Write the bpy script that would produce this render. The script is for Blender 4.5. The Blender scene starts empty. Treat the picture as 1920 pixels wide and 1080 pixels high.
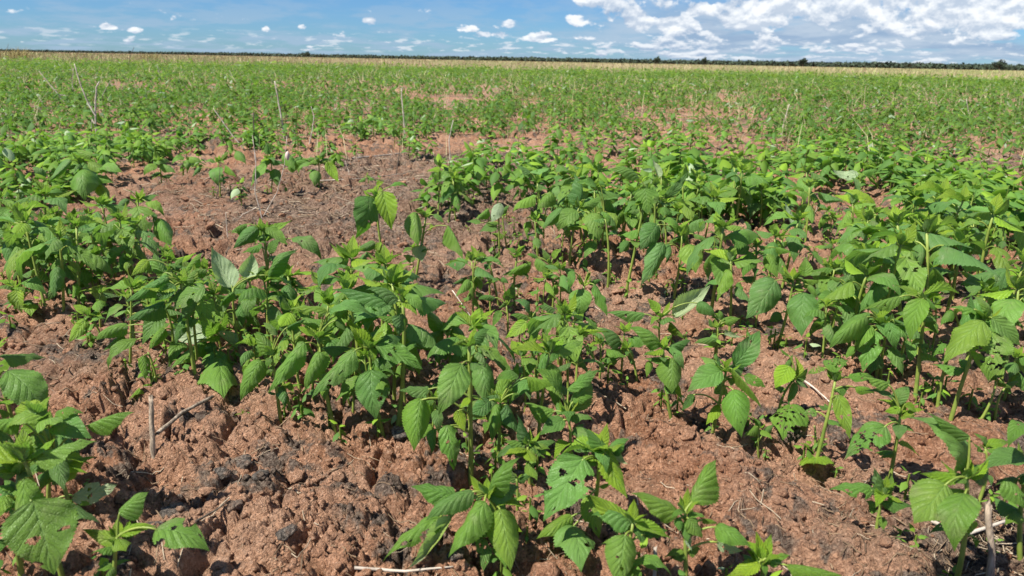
import bpy, math, random, json
import numpy as np
from mathutils import Vector, Matrix, Quaternion
random.seed(11); rng = np.random.default_rng(11)
S = bpy.context.scene
COL = S.collection

# ------------------------------------------------------------------ camera
cam = bpy.data.cameras.new('camera'); camo = bpy.data.objects.new('camera', cam); COL.objects.link(camo)
cam.sensor_width = 36.0; cam.lens = 36.0*1387/1920; cam.clip_start = .02; cam.clip_end = 9000
camo.matrix_world = Matrix.Translation((0, 0, .55)) @ Matrix.Rotation(math.radians(90-17.07), 4, 'X') @ Matrix.Rotation(math.radians(1.07), 4, 'Z')
cam.dof.use_dof = True; cam.dof.focus_distance = 1.45; cam.dof.aperture_fstop = 9.0
S.camera = camo

# ------------------------------------------------------------------ light
SUN_DIR = Vector((-.56, -.34, .92)).normalized()
sun = bpy.data.lights.new('sun', 'SUN'); suno = bpy.data.objects.new('sun', sun); COL.objects.link(suno)
sun.energy = 5.0; sun.angle = math.radians(.53); sun.color = (1, .95, .86)
suno.rotation_euler = (-SUN_DIR).to_track_quat('-Z', 'Y').to_euler()
S.view_settings.view_transform = 'Standard'; S.view_settings.look = 'None'
S.view_settings.exposure = 0.90; S.view_settings.gamma = 1; S.view_settings.use_curve_mapping = False

class NT:
    """small helper to write node trees"""
    def __init__(s, tree): s.t = tree; s.n = tree.nodes; s.l = tree.links
    def node(s, typ, **kw):
        n = s.n.new(typ)
        for k, v in kw.items(): setattr(n, k, v)
        return n
    def put(s, inp, v):
        if isinstance(v, bpy.types.NodeSocket): s.l.new(v, inp)
        elif v is not None: inp.default_value = v
    def m(s, op, a, b=None, c=None, clamp=False):
        n = s.node('ShaderNodeMath', operation=op); n.use_clamp = clamp
        s.put(n.inputs[0], a); s.put(n.inputs[1], b) if b is not None else None
        if c is not None: s.put(n.inputs[2], c)
        return n.outputs[0]
    def vm(s, op, a, b=None, scale=None):
        n = s.node('ShaderNodeVectorMath', operation=op); s.put(n.inputs[0], a)
        if b is not None: s.put(n.inputs[1], b)
        if scale is not None: s.put(n.inputs['Scale'], scale)
        return n.outputs[0]
    def sep(s, v):
        n = s.node('ShaderNodeSeparateXYZ'); s.put(n.inputs[0], v); return n.outputs
    def comb(s, x, y, z):
        n = s.node('ShaderNodeCombineXYZ')
        for i, v in enumerate((x, y, z)): s.put(n.inputs[i], v)
        return n.outputs[0]
    def ramp(s, v, lo, hi, a=0., b=1., smooth=True):
        n = s.node('ShaderNodeMapRange'); n.interpolation_type = 'SMOOTHSTEP' if smooth else 'LINEAR'
        s.put(n.inputs[0], v)
        for i, k in enumerate((lo, hi, a, b)): s.put(n.inputs[i+1], k)
        return n.outputs[0]
    def mix(s, f, a, b, blend='MIX'):
        n = s.node('ShaderNodeMix', data_type='RGBA', blend_type=blend)
        s.put(n.inputs[0], f)
        for i, v in ((6, a), (7, b)):
            if isinstance(v, tuple) and len(v) == 3: v = (*v, 1)
            s.put(n.inputs[i], v)
        return n.outputs[2]
    def noise(s, vec, scale, detail=4, rough=.55, lac=2., dist=0.):
        n = s.node('ShaderNodeTexNoise'); s.put(n.inputs['Vector'], vec)
        n.inputs['Scale'].default_value = scale; n.inputs['Detail'].default_value = detail
        n.inputs['Roughness'].default_value = rough; n.inputs['Lacunarity'].default_value = lac; n.inputs['Distortion'].default_value = dist
        return n.outputs[0]
    def voro(s, vec, scale, feature='F1', rnd=1.):
        n = s.node('ShaderNodeTexVoronoi', feature=feature); s.put(n.inputs['Vector'], vec)
        n.inputs['Scale'].default_value = scale; n.inputs['Randomness'].default_value = rnd
        return n

# ------------------------------------------------------------------ sky
W = bpy.data.worlds.new('World'); S.world = W; W.use_nodes = True
w = NT(W.node_tree); w.n.clear()
sky = w.node('ShaderNodeTexSky', sky_type='NISHITA'); sky.sun_disc = False
sky.sun_elevation = math.asin(SUN_DIR.z); sky.sun_rotation = math.atan2(SUN_DIR.x, SUN_DIR.y) % (2*math.pi)
sky.altitude = 900; sky.air_density = 1.0; sky.dust_density = .35; sky.ozone_density = 3.0
tc = w.node('ShaderNodeTexCoord'); D = w.vm('NORMALIZE', tc.outputs['Generated'])
dx, dy, dz = w.sep(D)
el = w.m('ARCSINE', dz); hyp = w.m('MAXIMUM', w.m('SQRT', w.m('ADD', w.m('MULTIPLY', dx, dx), w.m('MULTIPLY', dy, dy))), .001)
sa = w.m('DIVIDE', dx, hyp); ca = w.m('DIVIDE', dy, hyp); az = w.m('ARCTAN2', dx, dy)
ec = w.m('MAXIMUM', el, 0.); dd = w.m('DIVIDE', 1., w.m('ADD', ec, .022))
K = 23.
hx = w.m('MULTIPLY', sa, K); hy = w.m('MULTIPLY', ca, K)
hz = w.m('MULTIPLY', w.m('LOGARITHM', dd, math.e), 2.7)
Pc = w.comb(hx, hy, hz)
def dens(off):
    v = w.vm('ADD', Pc, (0, 0, off))
    return w.noise(v, 1., 6, .56, 2.1, .15)
n1 = dens(0.); n2 = dens(-.22)
puff = None
for px, py, sx, sy in [(688,43,20,8),(103,55,10,6),(262,57,12,5),(301,62,12,6),(510,57,9,6),(574,54,10,7),(1088,3,36,16),(1068,38,22,12),(1187,43,27,17),(1250,50,42,14),(1300,22,30,14),(950,45,18,8),(862,53,24,8),(1030,70,60,10),(920,66,34,7),(730,82,22,5),(150,82,60,5),(450,82,40,5),(1590,20,120,28),(1440,22,90,22),(1730,40,160,40),(1380,45,70,20)]:
    a0 = (px-960)/1451.; e0 = (114+(px-960)*.0187-py)/1518.
    q1 = w.m('DIVIDE', w.m('SUBTRACT', az, a0), sx/1451.*1.3); q2 = w.m('DIVIDE', w.m('SUBTRACT', el, e0), sy/1518.*1.3)
    g = w.m('MAXIMUM', w.m('SUBTRACT', 1., w.m('ADD', w.m('MULTIPLY', q1, q1), w.m('MULTIPLY', q2, q2))), 0.)
    puff = g if puff is None else w.m('MAXIMUM', puff, g)
cov = w.m('ADD', w.ramp(sa, -.02, .26, -.035, .088), w.ramp(el, .0, .012, -.02, 0.))
base = w.m('ADD', w.m('ADD', n1, cov), w.m('MULTIPLY', puff, .19))
al = w.ramp(base, .575, .66)
lit = w.m('ADD', w.m('MULTIPLY', w.m('SUBTRACT', n1, n2), 6.5), .42, clamp=True)
lit = w.m('ADD', w.m('MULTIPLY', lit, .8), w.m('MULTIPLY', puff, .35), clamp=True)
ccol = w.mix(lit, (2.5, 3.35, 4.6), (7.0, 7.2, 7.4))
# thin grey blue veils low over the horizon
v3 = w.comb(w.m('MULTIPLY', hx, .55), w.m('MULTIPLY', hy, .5), w.m('MULTIPLY', hz, 1.6))
n3 = w.noise(v3, 1., 5, .6)
veil = w.m('MULTIPLY', w.m('MULTIPLY', w.ramp(n3, .42, .60), .8), w.ramp(el, .0, .09, 1., .25))
skyc = w.mix(1., sky.outputs[0], (.31, .515, .78), 'MULTIPLY')
rv = w.m('MULTIPLY', w.ramp(sa, .02, .24), w.ramp(w.noise(v3, .8, 4, .55), .30, .52))
rv = w.m('MULTIPLY', rv, w.m('MULTIPLY', w.ramp(el, .10, .045, 0., 1.), w.ramp(el, .002, .018, .35, .95)))
c1 = w.mix(veil, skyc, (2.7, 3.7, 4.9)); c1 = w.mix(rv, c1, w.mix(w.ramp(n3, .35, .65), (2.25, 3.15, 4.45), (3.6, 4.35, 5.3)))
# low rows of small clouds along the horizon
vl = w.comb(w.m('MULTIPLY', sa, 42.), w.m('MULTIPLY', ca, 42.), w.m('MULTIPLY', el, 230.))
nl_ = w.noise(vl, 1., 5, .55); band = w.m('MULTIPLY', w.ramp(el, .004, .012), w.ramp(el, .034, .020, 0., 1.))
c1 = w.mix(w.m('MULTIPLY', w.m('MULTIPLY', w.ramp(nl_, .53, .64), band), w.ramp(sa, -.6, .1, .5, .9)), c1, (5.2, 5.7, 6.2))
c2 = w.mix(w.m('MULTIPLY', al, w.ramp(el, -.002, .012, .35, .96)), c1, ccol)
bg = w.node('ShaderNodeBackground'); w.put(bg.inputs[0], c2); bg.inputs[1].default_value = .078
ow = w.node('ShaderNodeOutputWorld'); w.l.new(bg.outputs[0], ow.inputs[0])

# ------------------------------------------------------------------ numpy noise
def hash2(ix, iy, k):
    v = (ix.astype(np.int64)*374761393 + iy.astype(np.int64)*668265263 + k*2147483647) & 0xffffffff
    v = ((v ^ (v >> 13))*1274126177) & 0xffffffff
    v = ((v ^ (v >> 16))*2246822519) & 0xffffffff
    return ((v ^ (v >> 15)) & 0xffffff)/float(0xffffff)
def vnoise(x, y, k=0):
    ix = np.floor(x); iy = np.floor(y); fx = x-ix; fy = y-iy
    fx = fx*fx*(3-2*fx); fy = fy*fy*(3-2*fy)
    a = hash2(ix, iy, k); b = hash2(ix+1, iy, k); c = hash2(ix, iy+1, k); d = hash2(ix+1, iy+1, k)
    return (a+(b-a)*fx)*(1-fy)+(c+(d-c)*fx)*fy
def fbm(x, y, k=0, o=4):
    s = 0; a = .5; t = 0
    for i in range(o): s = s+a*vnoise(x*2**i+i*17.3, y*2**i-i*9.1, k+i); t += a; a *= .5
    return s/t
def worley(x, y, k=0, tilt=False):
    ix = np.floor(x); iy = np.floor(y); f1 = np.full(x.shape, 9.); f2 = np.full(x.shape, 9.); idv = np.zeros(x.shape); til = np.zeros(x.shape)
    for di in (-1, 0, 1):
        for dj in (-1, 0, 1):
            cx = ix+di; cy = iy+dj
            px = cx+hash2(cx, cy, k); py = cy+hash2(cx, cy, k+7)
            d = np.hypot(px-x, py-y); h = hash2(cx, cy, k+13)
            tl = (x-px)*(hash2(cx, cy, k+17)-.5)+(y-py)*(hash2(cx, cy, k+19)-.5)
            m = d < f1
            f2 = np.where(m, f1, np.minimum(f2, d)); idv = np.where(m, h, idv); til = np.where(m, tl, til); f1 = np.where(m, d, f1)
    return (f1, f2, idv, til) if tilt else (f1, f2, idv)
def sstep(a, b, v):
    t = np.clip((v-a)/(b-a), 0, 1); return t*t*(3-2*t)
def height(x, y):
    x = np.asarray(x, float); y = np.asarray(y, float)
    r = np.hypot(x, y); near = 1-sstep(5., 9., r)
    z = (fbm(x*1.9, y*1.9, 3)-.5)*.045*(1-sstep(20, 60, r))
    z = z+(fbm(x*5.5, y*5.5, 21)-.5)*.035*near
    # ridge and furrow at the lower right
    ax, ay, bx, by = .16, 1.20, .46, .72
    L = math.hypot(bx-ax, by-ay); tx, ty = (bx-ax)/L, (by-ay)/L
    s = (x-ax)*tx+(y-ay)*ty; n = -(x-ax)*ty+(y-ay)*tx
    m = sstep(-.1, .08, s)*(1-sstep(L+.1, L+.4, s))
    wob = (fbm(x*8, y*8, 40)-.5)*.05
    z = z+m*(.020*np.exp(-((n+.05+wob)/.07)**2)-.022*np.exp(-((n-.085+wob)/.035)**2))
    wx = x+(fbm(x*14, y*14, 50)-.5)*.05; wy = y+(fbm(x*14, y*14, 60)-.5)*.05
    cl = np.clip(.10+1.6*fbm(x*3.3, y*3.3, 70, 3), .4, 1.3)*near*(1+.25*sstep(1.5, 2.5, r))
    crust = sstep(.42, .62, fbm(x*2.6+4, y*2.6, 75, 3))            # smoother crusted patches
    for sc, amp, k in ((6.3, .026, 77), (11, .025, 80), (26, .0135, 90), (55, .0085, 100), (115, .0045, 110)):
        f1, f2, idv, til = worley(wx*sc+k, wy*sc-k, k, True)
        e = np.clip((f2-f1)*3.2, 0, 1)
        a_ = amp*cl*(1-.45*crust*(sc < 100))
        z = z+a_*(e**.6*(.35+.65*idv)-.45+til*1.5)-a_*.45*np.exp(-((f2-f1)/.06))
    return z
def h1(x, y): return float(height(np.array([x]), np.array([y]))[0])

# ------------------------------------------------------------------ mesh helpers
def mesh_np(name, V, Q=None, T=None, mat=None, uv=None, col=None, smooth=True, mats=None, midx=None):
    me = bpy.data.meshes.new(name); V = np.asarray(V, np.float32)
    loops = []; starts = []; n = 0
    if Q is not None and len(Q):
        Q = np.asarray(Q, np.int32); loops.append(Q.ravel()); starts.append(np.arange(len(Q))*4+n); n += Q.size
    if T is not None and len(T):
        T = np.asarray(T, np.int32); loops.append(T.ravel()); starts.append(np.arange(len(T))*3+n); n += T.size
    loops = np.concatenate(loops).astype(np.int32); starts = np.concatenate(starts).astype(np.int32)
    me.vertices.add(len(V)); me.vertices.foreach_set('co', V.ravel())
    me.loops.add(len(loops)); me.loops.foreach_set('vertex_index', loops)
    me.polygons.add(len(starts)); me.polygons.foreach_set('loop_start', starts)
    if uv is not None:
        ul = me.uv_layers.new(name='UVMap'); ul.data.foreach_set('uv', np.asarray(uv, np.float32)[loops].ravel())
    if col is not None:
        at = me.attributes.new('Col', 'FLOAT_COLOR', 'POINT')
        c = np.ones((len(V), 4), np.float32); c[:, :3] = col; at.data.foreach_set('color', c.ravel())
    for m in (mats or ([mat] if mat else [])): me.materials.append(m)
    if midx is not None: me.polygons.foreach_set('material_index', np.asarray(midx, np.int32))
    me.update(calc_edges=True); me.validate()
    me.polygons.foreach_set('use_smooth', np.full(len(starts), smooth))
    return me
def obj(name, me, parent=None, loc=None):
    o = bpy.data.objects.new(name, me); COL.objects.link(o)
    if parent: o.parent = parent
    if loc is not None: o.location = loc
    return o
def tag(o, label=None, cat=None, group=None, kind=None):
    if label: o['label'] = label
    if cat: o['category'] = cat
    if group: o['group'] = group
    if kind: o['kind'] = kind
    return o
def tube(pts, radii, n=6, cap=True):
    """tapered tube along points -> verts, quads, tris"""
    pts = [Vector(p) for p in pts]; V = []; Q = []; T = []
    ref = Vector((.3, .2, 1)).normalized()
    for i, p in enumerate(pts):
        d = (pts[min(i+1, len(pts)-1)]-pts[max(i-1, 0)])
        d = d.normalized() if d.length > 1e-9 else Vector((0, 0, 1))
        if abs(d.dot(ref)) > .95: ref = Vector((1, .1, 0)).normalized()
        u = d.cross(ref).normalized(); v = d.cross(u)
        r = radii[i] if hasattr(radii, '__len__') else radii
        for k in range(n):
            a = 2*math.pi*k/n; V.append(p+u*(r*math.cos(a))+v*(r*math.sin(a)))
        if i:
            b = (i-1)*n
            for k in range(n): Q.append((b+k, b+(k+1) % n, b+n+(k+1) % n, b+n+k))
    if cap:
        V.append(pts[-1]); c = len(V)-1; b = (len(pts)-1)*n
        for k in range(n): T.append((b+k, b+(k+1) % n, c))
    return V, Q, T
class Join:
    def __init__(s): s.V = []; s.Q = []; s.T = []
    def add(s, g):
        b = len(s.V); s.V += [tuple(v) for v in g[0]]
        s.Q += [tuple(i+b for i in q) for q in g[1]]; s.T += [tuple(i+b for i in t) for t in g[2]]
    def mesh(s, name, mat): return mesh_np(name, s.V, s.Q, s.T, mat)

# ------------------------------------------------------------------ materials
def new_mat(name):
    m = bpy.data.materials.new(name); m.use_nodes = True; t = NT(m.node_tree); t.n.clear()
    out = t.node('ShaderNodeOutputMaterial'); return m, t, out
def leaf_mat(name, src, detail=True):
    m, t, out = new_mat(name)
    if src == 'obj':
        oi = t.node('ShaderNodeObjectInfo'); c = oi.outputs['Color']
    else:
        at = t.node('ShaderNodeAttribute'); at.attribute_name = 'Col'; c = at.outputs['Color']
    geo = t.node('ShaderNodeNewGeometry'); nrm = None
    if detail:
        uvn = t.node('ShaderNodeTexCoord'); ux, uy, _ = t.sep(uvn.outputs['UV'])
        au = t.m('ABSOLUTE', t.m('MULTIPLY', t.m('SUBTRACT', ux, .5), 2.))
        s = t.m('MULTIPLY', t.m('SUBTRACT', uy, t.m('MULTIPLY', t.m('POWER', au, .8), .30)), 7.)
        s = t.m('ADD', s, t.m('MULTIPLY', t.noise(geo.outputs['Position'], 35., 2), .5))
        pp = t.m('PINGPONG', s, .5)
        lat = t.m('MULTIPLY', t.ramp(pp, .0, .085, 1., 0.), t.ramp(au, .55, .98, 1., .15))
        mid = t.ramp(au, .0, .07, 1., 0.)
        vein = t.m('MAXIMUM', lat, mid)
        s2 = t.m('MULTIPLY', t.m('ADD', au, t.m('MULTIPLY', uy, .5)), 9.)
        vc = t.voro(t.comb(t.m('MULTIPLY', ux, 20.), t.m('MULTIPLY', uy, 30.), 0.), 1., 'DISTANCE_TO_EDGE')
        net = t.ramp(vc.outputs['Distance'], .0, .12, 1., 0.)
        n = t.noise(geo.outputs['Position'], 60., 3)
        big = t.noise(geo.outputs['Position'], 14., 2)
        c = t.mix(1., c, t.mix(n, (.80, .84, .78), (1.2, 1.16, 1.2)), 'MULTIPLY')
        c = t.mix(t.ramp(big, .35, .7, 0., .25), c, t.mix(1., c, (1.35, 1.15, .8), 'MULTIPLY'))
        c = t.mix(t.m('MULTIPLY', net, .10), c, (.15, .27, .09))
        c = t.mix(t.m('MULTIPLY', vein, .30), c, (.20, .34, .11))
        dust = t.noise(geo.outputs['Position'], 24., 5, .65)
        c = t.mix(t.ramp(dust, .52, .75, 0., .30), c, (.30, .27, .17))
        # dry flecks from insect damage
        fl = t.voro(geo.outputs['Position'], 95.)
        spot = t.m('MULTIPLY', t.ramp(fl.outputs['Distance'], .10, .17, 1., 0.), t.ramp(t.noise(geo.outputs['Position'], 11., 2), .62, .70))
        c = t.mix(t.m('MULTIPLY', spot, .55), c, (.25, .22, .10))
        cb = t.mix(.55, c, (.22, .34, .15)); cb = t.mix(t.m('MULTIPLY', vein, .5), cb, (.36, .48, .24))
        c = t.mix(geo.outputs['Backfacing'], c, cb)
        hgt = t.m('ADD', t.m('MULTIPLY', t.m('SUBTRACT', 1., net), .35), t.m('SUBTRACT', t.m('MULTIPLY', pp, 1.5), t.m('MULTIPLY', vein, .6)))
        hgt = t.m('ADD', hgt, t.m('MULTIPLY', t.noise(geo.outputs['Position'], 420., 2), .5))
        b = t.node('ShaderNodeBump'); b.inputs['Strength'].default_value = .75; b.inputs['Distance'].default_value = .0015
        t.put(b.inputs['Height'], hgt); nrm = b.outputs[0]
    else:
        cb = t.mix(.35, c, (.14, .24, .08)); c = t.mix(geo.outputs['Backfacing'], c, cb)
    p = t.node('ShaderNodeBsdfPrincipled'); t.put(p.inputs['Base Color'], c); p.inputs['Roughness'].default_value = .5 if detail else .62
    p.inputs['Specular IOR Level'].default_value = .40 if detail else .22
    tr = t.node('ShaderNodeBsdfTranslucent'); t.put(tr.inputs[0], t.mix(1., c, (1.25, 1.5, .5), 'MULTIPLY'))
    if nrm: t.put(p.inputs['Normal'], nrm); t.put(tr.inputs['Normal'], nrm)
    mx = t.node('ShaderNodeMixShader'); mx.inputs[0].default_value = .36
    t.l.new(p.outputs[0], mx.inputs[1]); t.l.new(tr.outputs[0], mx.inputs[2]); t.l.new(mx.outputs[0], out.inputs[0])
    return m
LEAF = leaf_mat('leaf', 'obj'); LEAF_S = leaf_mat('leaf_field', 'attr', False)
def simple(name, ca, cb, scale, rough=.8, bump=.0, bscale=200., stretch=None, spec=.3, attr=False):
    m, t, out = new_mat(name); geo = t.node('ShaderNodeTexCoord'); v = geo.outputs['Object']
    if stretch: v = t.vm('MULTIPLY', v, stretch)
    n = t.noise(v, scale, 5, .6)
    c = t.mix(t.ramp(n, .3, .7), ca, cb)
    if attr:
        at = t.node('ShaderNodeAttribute'); at.attribute_name = 'Col'; c = t.mix(1., c, at.outputs['Color'], 'MULTIPLY')
    p = t.node('ShaderNodeBsdfPrincipled'); t.put(p.inputs['Base Color'], c); p.inputs['Roughness'].default_value = rough
    p.inputs['Specular IOR Level'].default_value = spec
    if bump:
        b = t.node('ShaderNodeBump'); b.inputs['Strength'].default_value = .8; b.inputs['Distance'].default_value = bump
        t.put(b.inputs['Height'], t.noise(v, bscale, 4, .6)); t.put(p.inputs['Normal'], b.outputs[0])
    t.l.new(p.outputs[0], out.inputs[0]); return m
STEM = simple('stem_green', (.14, .20, .035), (.24, .30, .055), 35., .5, spec=.4)
STRAW = simple('dry_straw', (.30, .235, .165), (.52, .43, .31), 60., .8, .0006, 400., attr=True)
STICK = simple('dry_stick', (.13, .10, .075), (.44, .35, .26), 55., .9, .0025, 200., stretch=(3, 3, .35))
TWIG = simple('grey_twig', (.28, .235, .19), (.56, .49, .41), 30., .85, .0006, 300.)
TWIGD = simple('dark_twig', (.06, .05, .04), (.14, .11, .08), 30., .85)
GRASS = simple('dry_grass', (.33, .29, .155), (.48, .42, .25), .6, .8, attr=True)
TREEL = simple('tree_foliage', (.030, .046, .028), (.055, .080, .045), .22, .8, attr=True)
BARK = simple('bark', (.10, .08, .06), (.2, .16, .12), 3., .9)
def soil_mat(name, clod=False):
    m, t, out = new_mat(name); geo = t.node('ShaderNodeNewGeometry'); v = geo.outputs['Position']
    n1 = t.noise(v, 3.2, 6, .6); n0 = t.noise(v, 1.1, 3, .5); n2 = t.noise(v, 38., 6, .62); n3 = t.noise(v, 210., 4, .65)
    c = t.mix(t.ramp(n2, .28, .72), (.26, .122, .064), (.58, .315, .190))
    c = t.mix(t.ramp(n1, .4, .65, 0., .6), c, (.58, .37, .25))
    c = t.mix(t.ramp(n3, .52, .70, 0., .65), c, (.76, .50, .345))
    c = t.mix(t.ramp(n3, .32, .46, .6, 0.), c, (.12, .058, .038))
    c = t.mix(t.ramp(n0, .42, .62, 0., .35), c, t.mix(1., c, (.78, .62, .55), 'MULTIPLY'))
    # dark crumbled organic patches
    if not clod:
        n4 = t.noise(v, 7., 3, .5, dist=.4); n5 = t.noise(v, 26., 3, .6)
        patch = t.m('MULTIPLY', t.ramp(n4, .49, .58), t.ramp(n5, .45, .55))
        gr = t.mix(t.ramp(n3, .35, .65), (.045, .038, .034), (.22, .19, .155))
        c = t.mix(t.m('MULTIPLY', patch, .85), c, gr)
        # fibre rich grey brown zones
        lit = t.node('ShaderNodeAttribute'); lit.attribute_name = 'Col'; lr, lg, lb = t.sep(lit.outputs['Vector'])
        fib = t.noise(t.vm('MULTIPLY', v, (1., .45, 1.)), 75., 6, .7, dist=1.2)
        fc = t.mix(t.ramp(fib, .40, .60), (.06, .044, .036), (.36, .27, .20))
        c = t.mix(t.m('MULTIPLY', lr, .85), c, fc)
        # far off: dry litter tone between the plants
    else:
        oi = t.node('ShaderNodeObjectInfo')
        dk = t.mix(t.ramp(n3, .35, .65), (.05, .042, .038), (.25, .215, .18))
        c = t.mix(t.m('MULTIPLY', t.sep(oi.outputs['Color'])[0], t.ramp(n2, .38, .56, .55, 1.)), c, dk)
    p = t.node('ShaderNodeBsdfPrincipled'); t.put(p.inputs['Base Color'], c); p.inputs['Roughness'].default_value = .95
    p.inputs['Specular IOR Level'].default_value = .15
    b = t.node('ShaderNodeBump'); b.inputs['Strength'].default_value = 1.; b.inputs['Distance'].default_value = .010
    vo = t.voro(t.vm('ADD', v, t.vm('SCALE', t.comb(n2, n3, n2), scale=.02)), 260.)
    ed_ = t.voro(t.vm('ADD', v, t.vm('SCALE', t.comb(n2, n3, n2), scale=.03)), 120., 'DISTANCE_TO_EDGE')
    hh = t.m('ADD', t.m('ADD', t.m('MULTIPLY', t.noise(v, 170., 6, .7), 1.), t.m('MULTIPLY', t.ramp(ed_.outputs['Distance'], 0., .22), .28)), t.m('MULTIPLY', t.m('SUBTRACT', 1., vo.outputs['Distance']), .3))
    t.put(b.inputs['Height'], hh); t.put(p.inputs['Normal'], b.outputs[0])
    t.l.new(p.outputs[0], out.inputs[0]); return m
SOIL = soil_mat('red_soil'); CLODM = soil_mat('red_clod', True)

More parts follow.
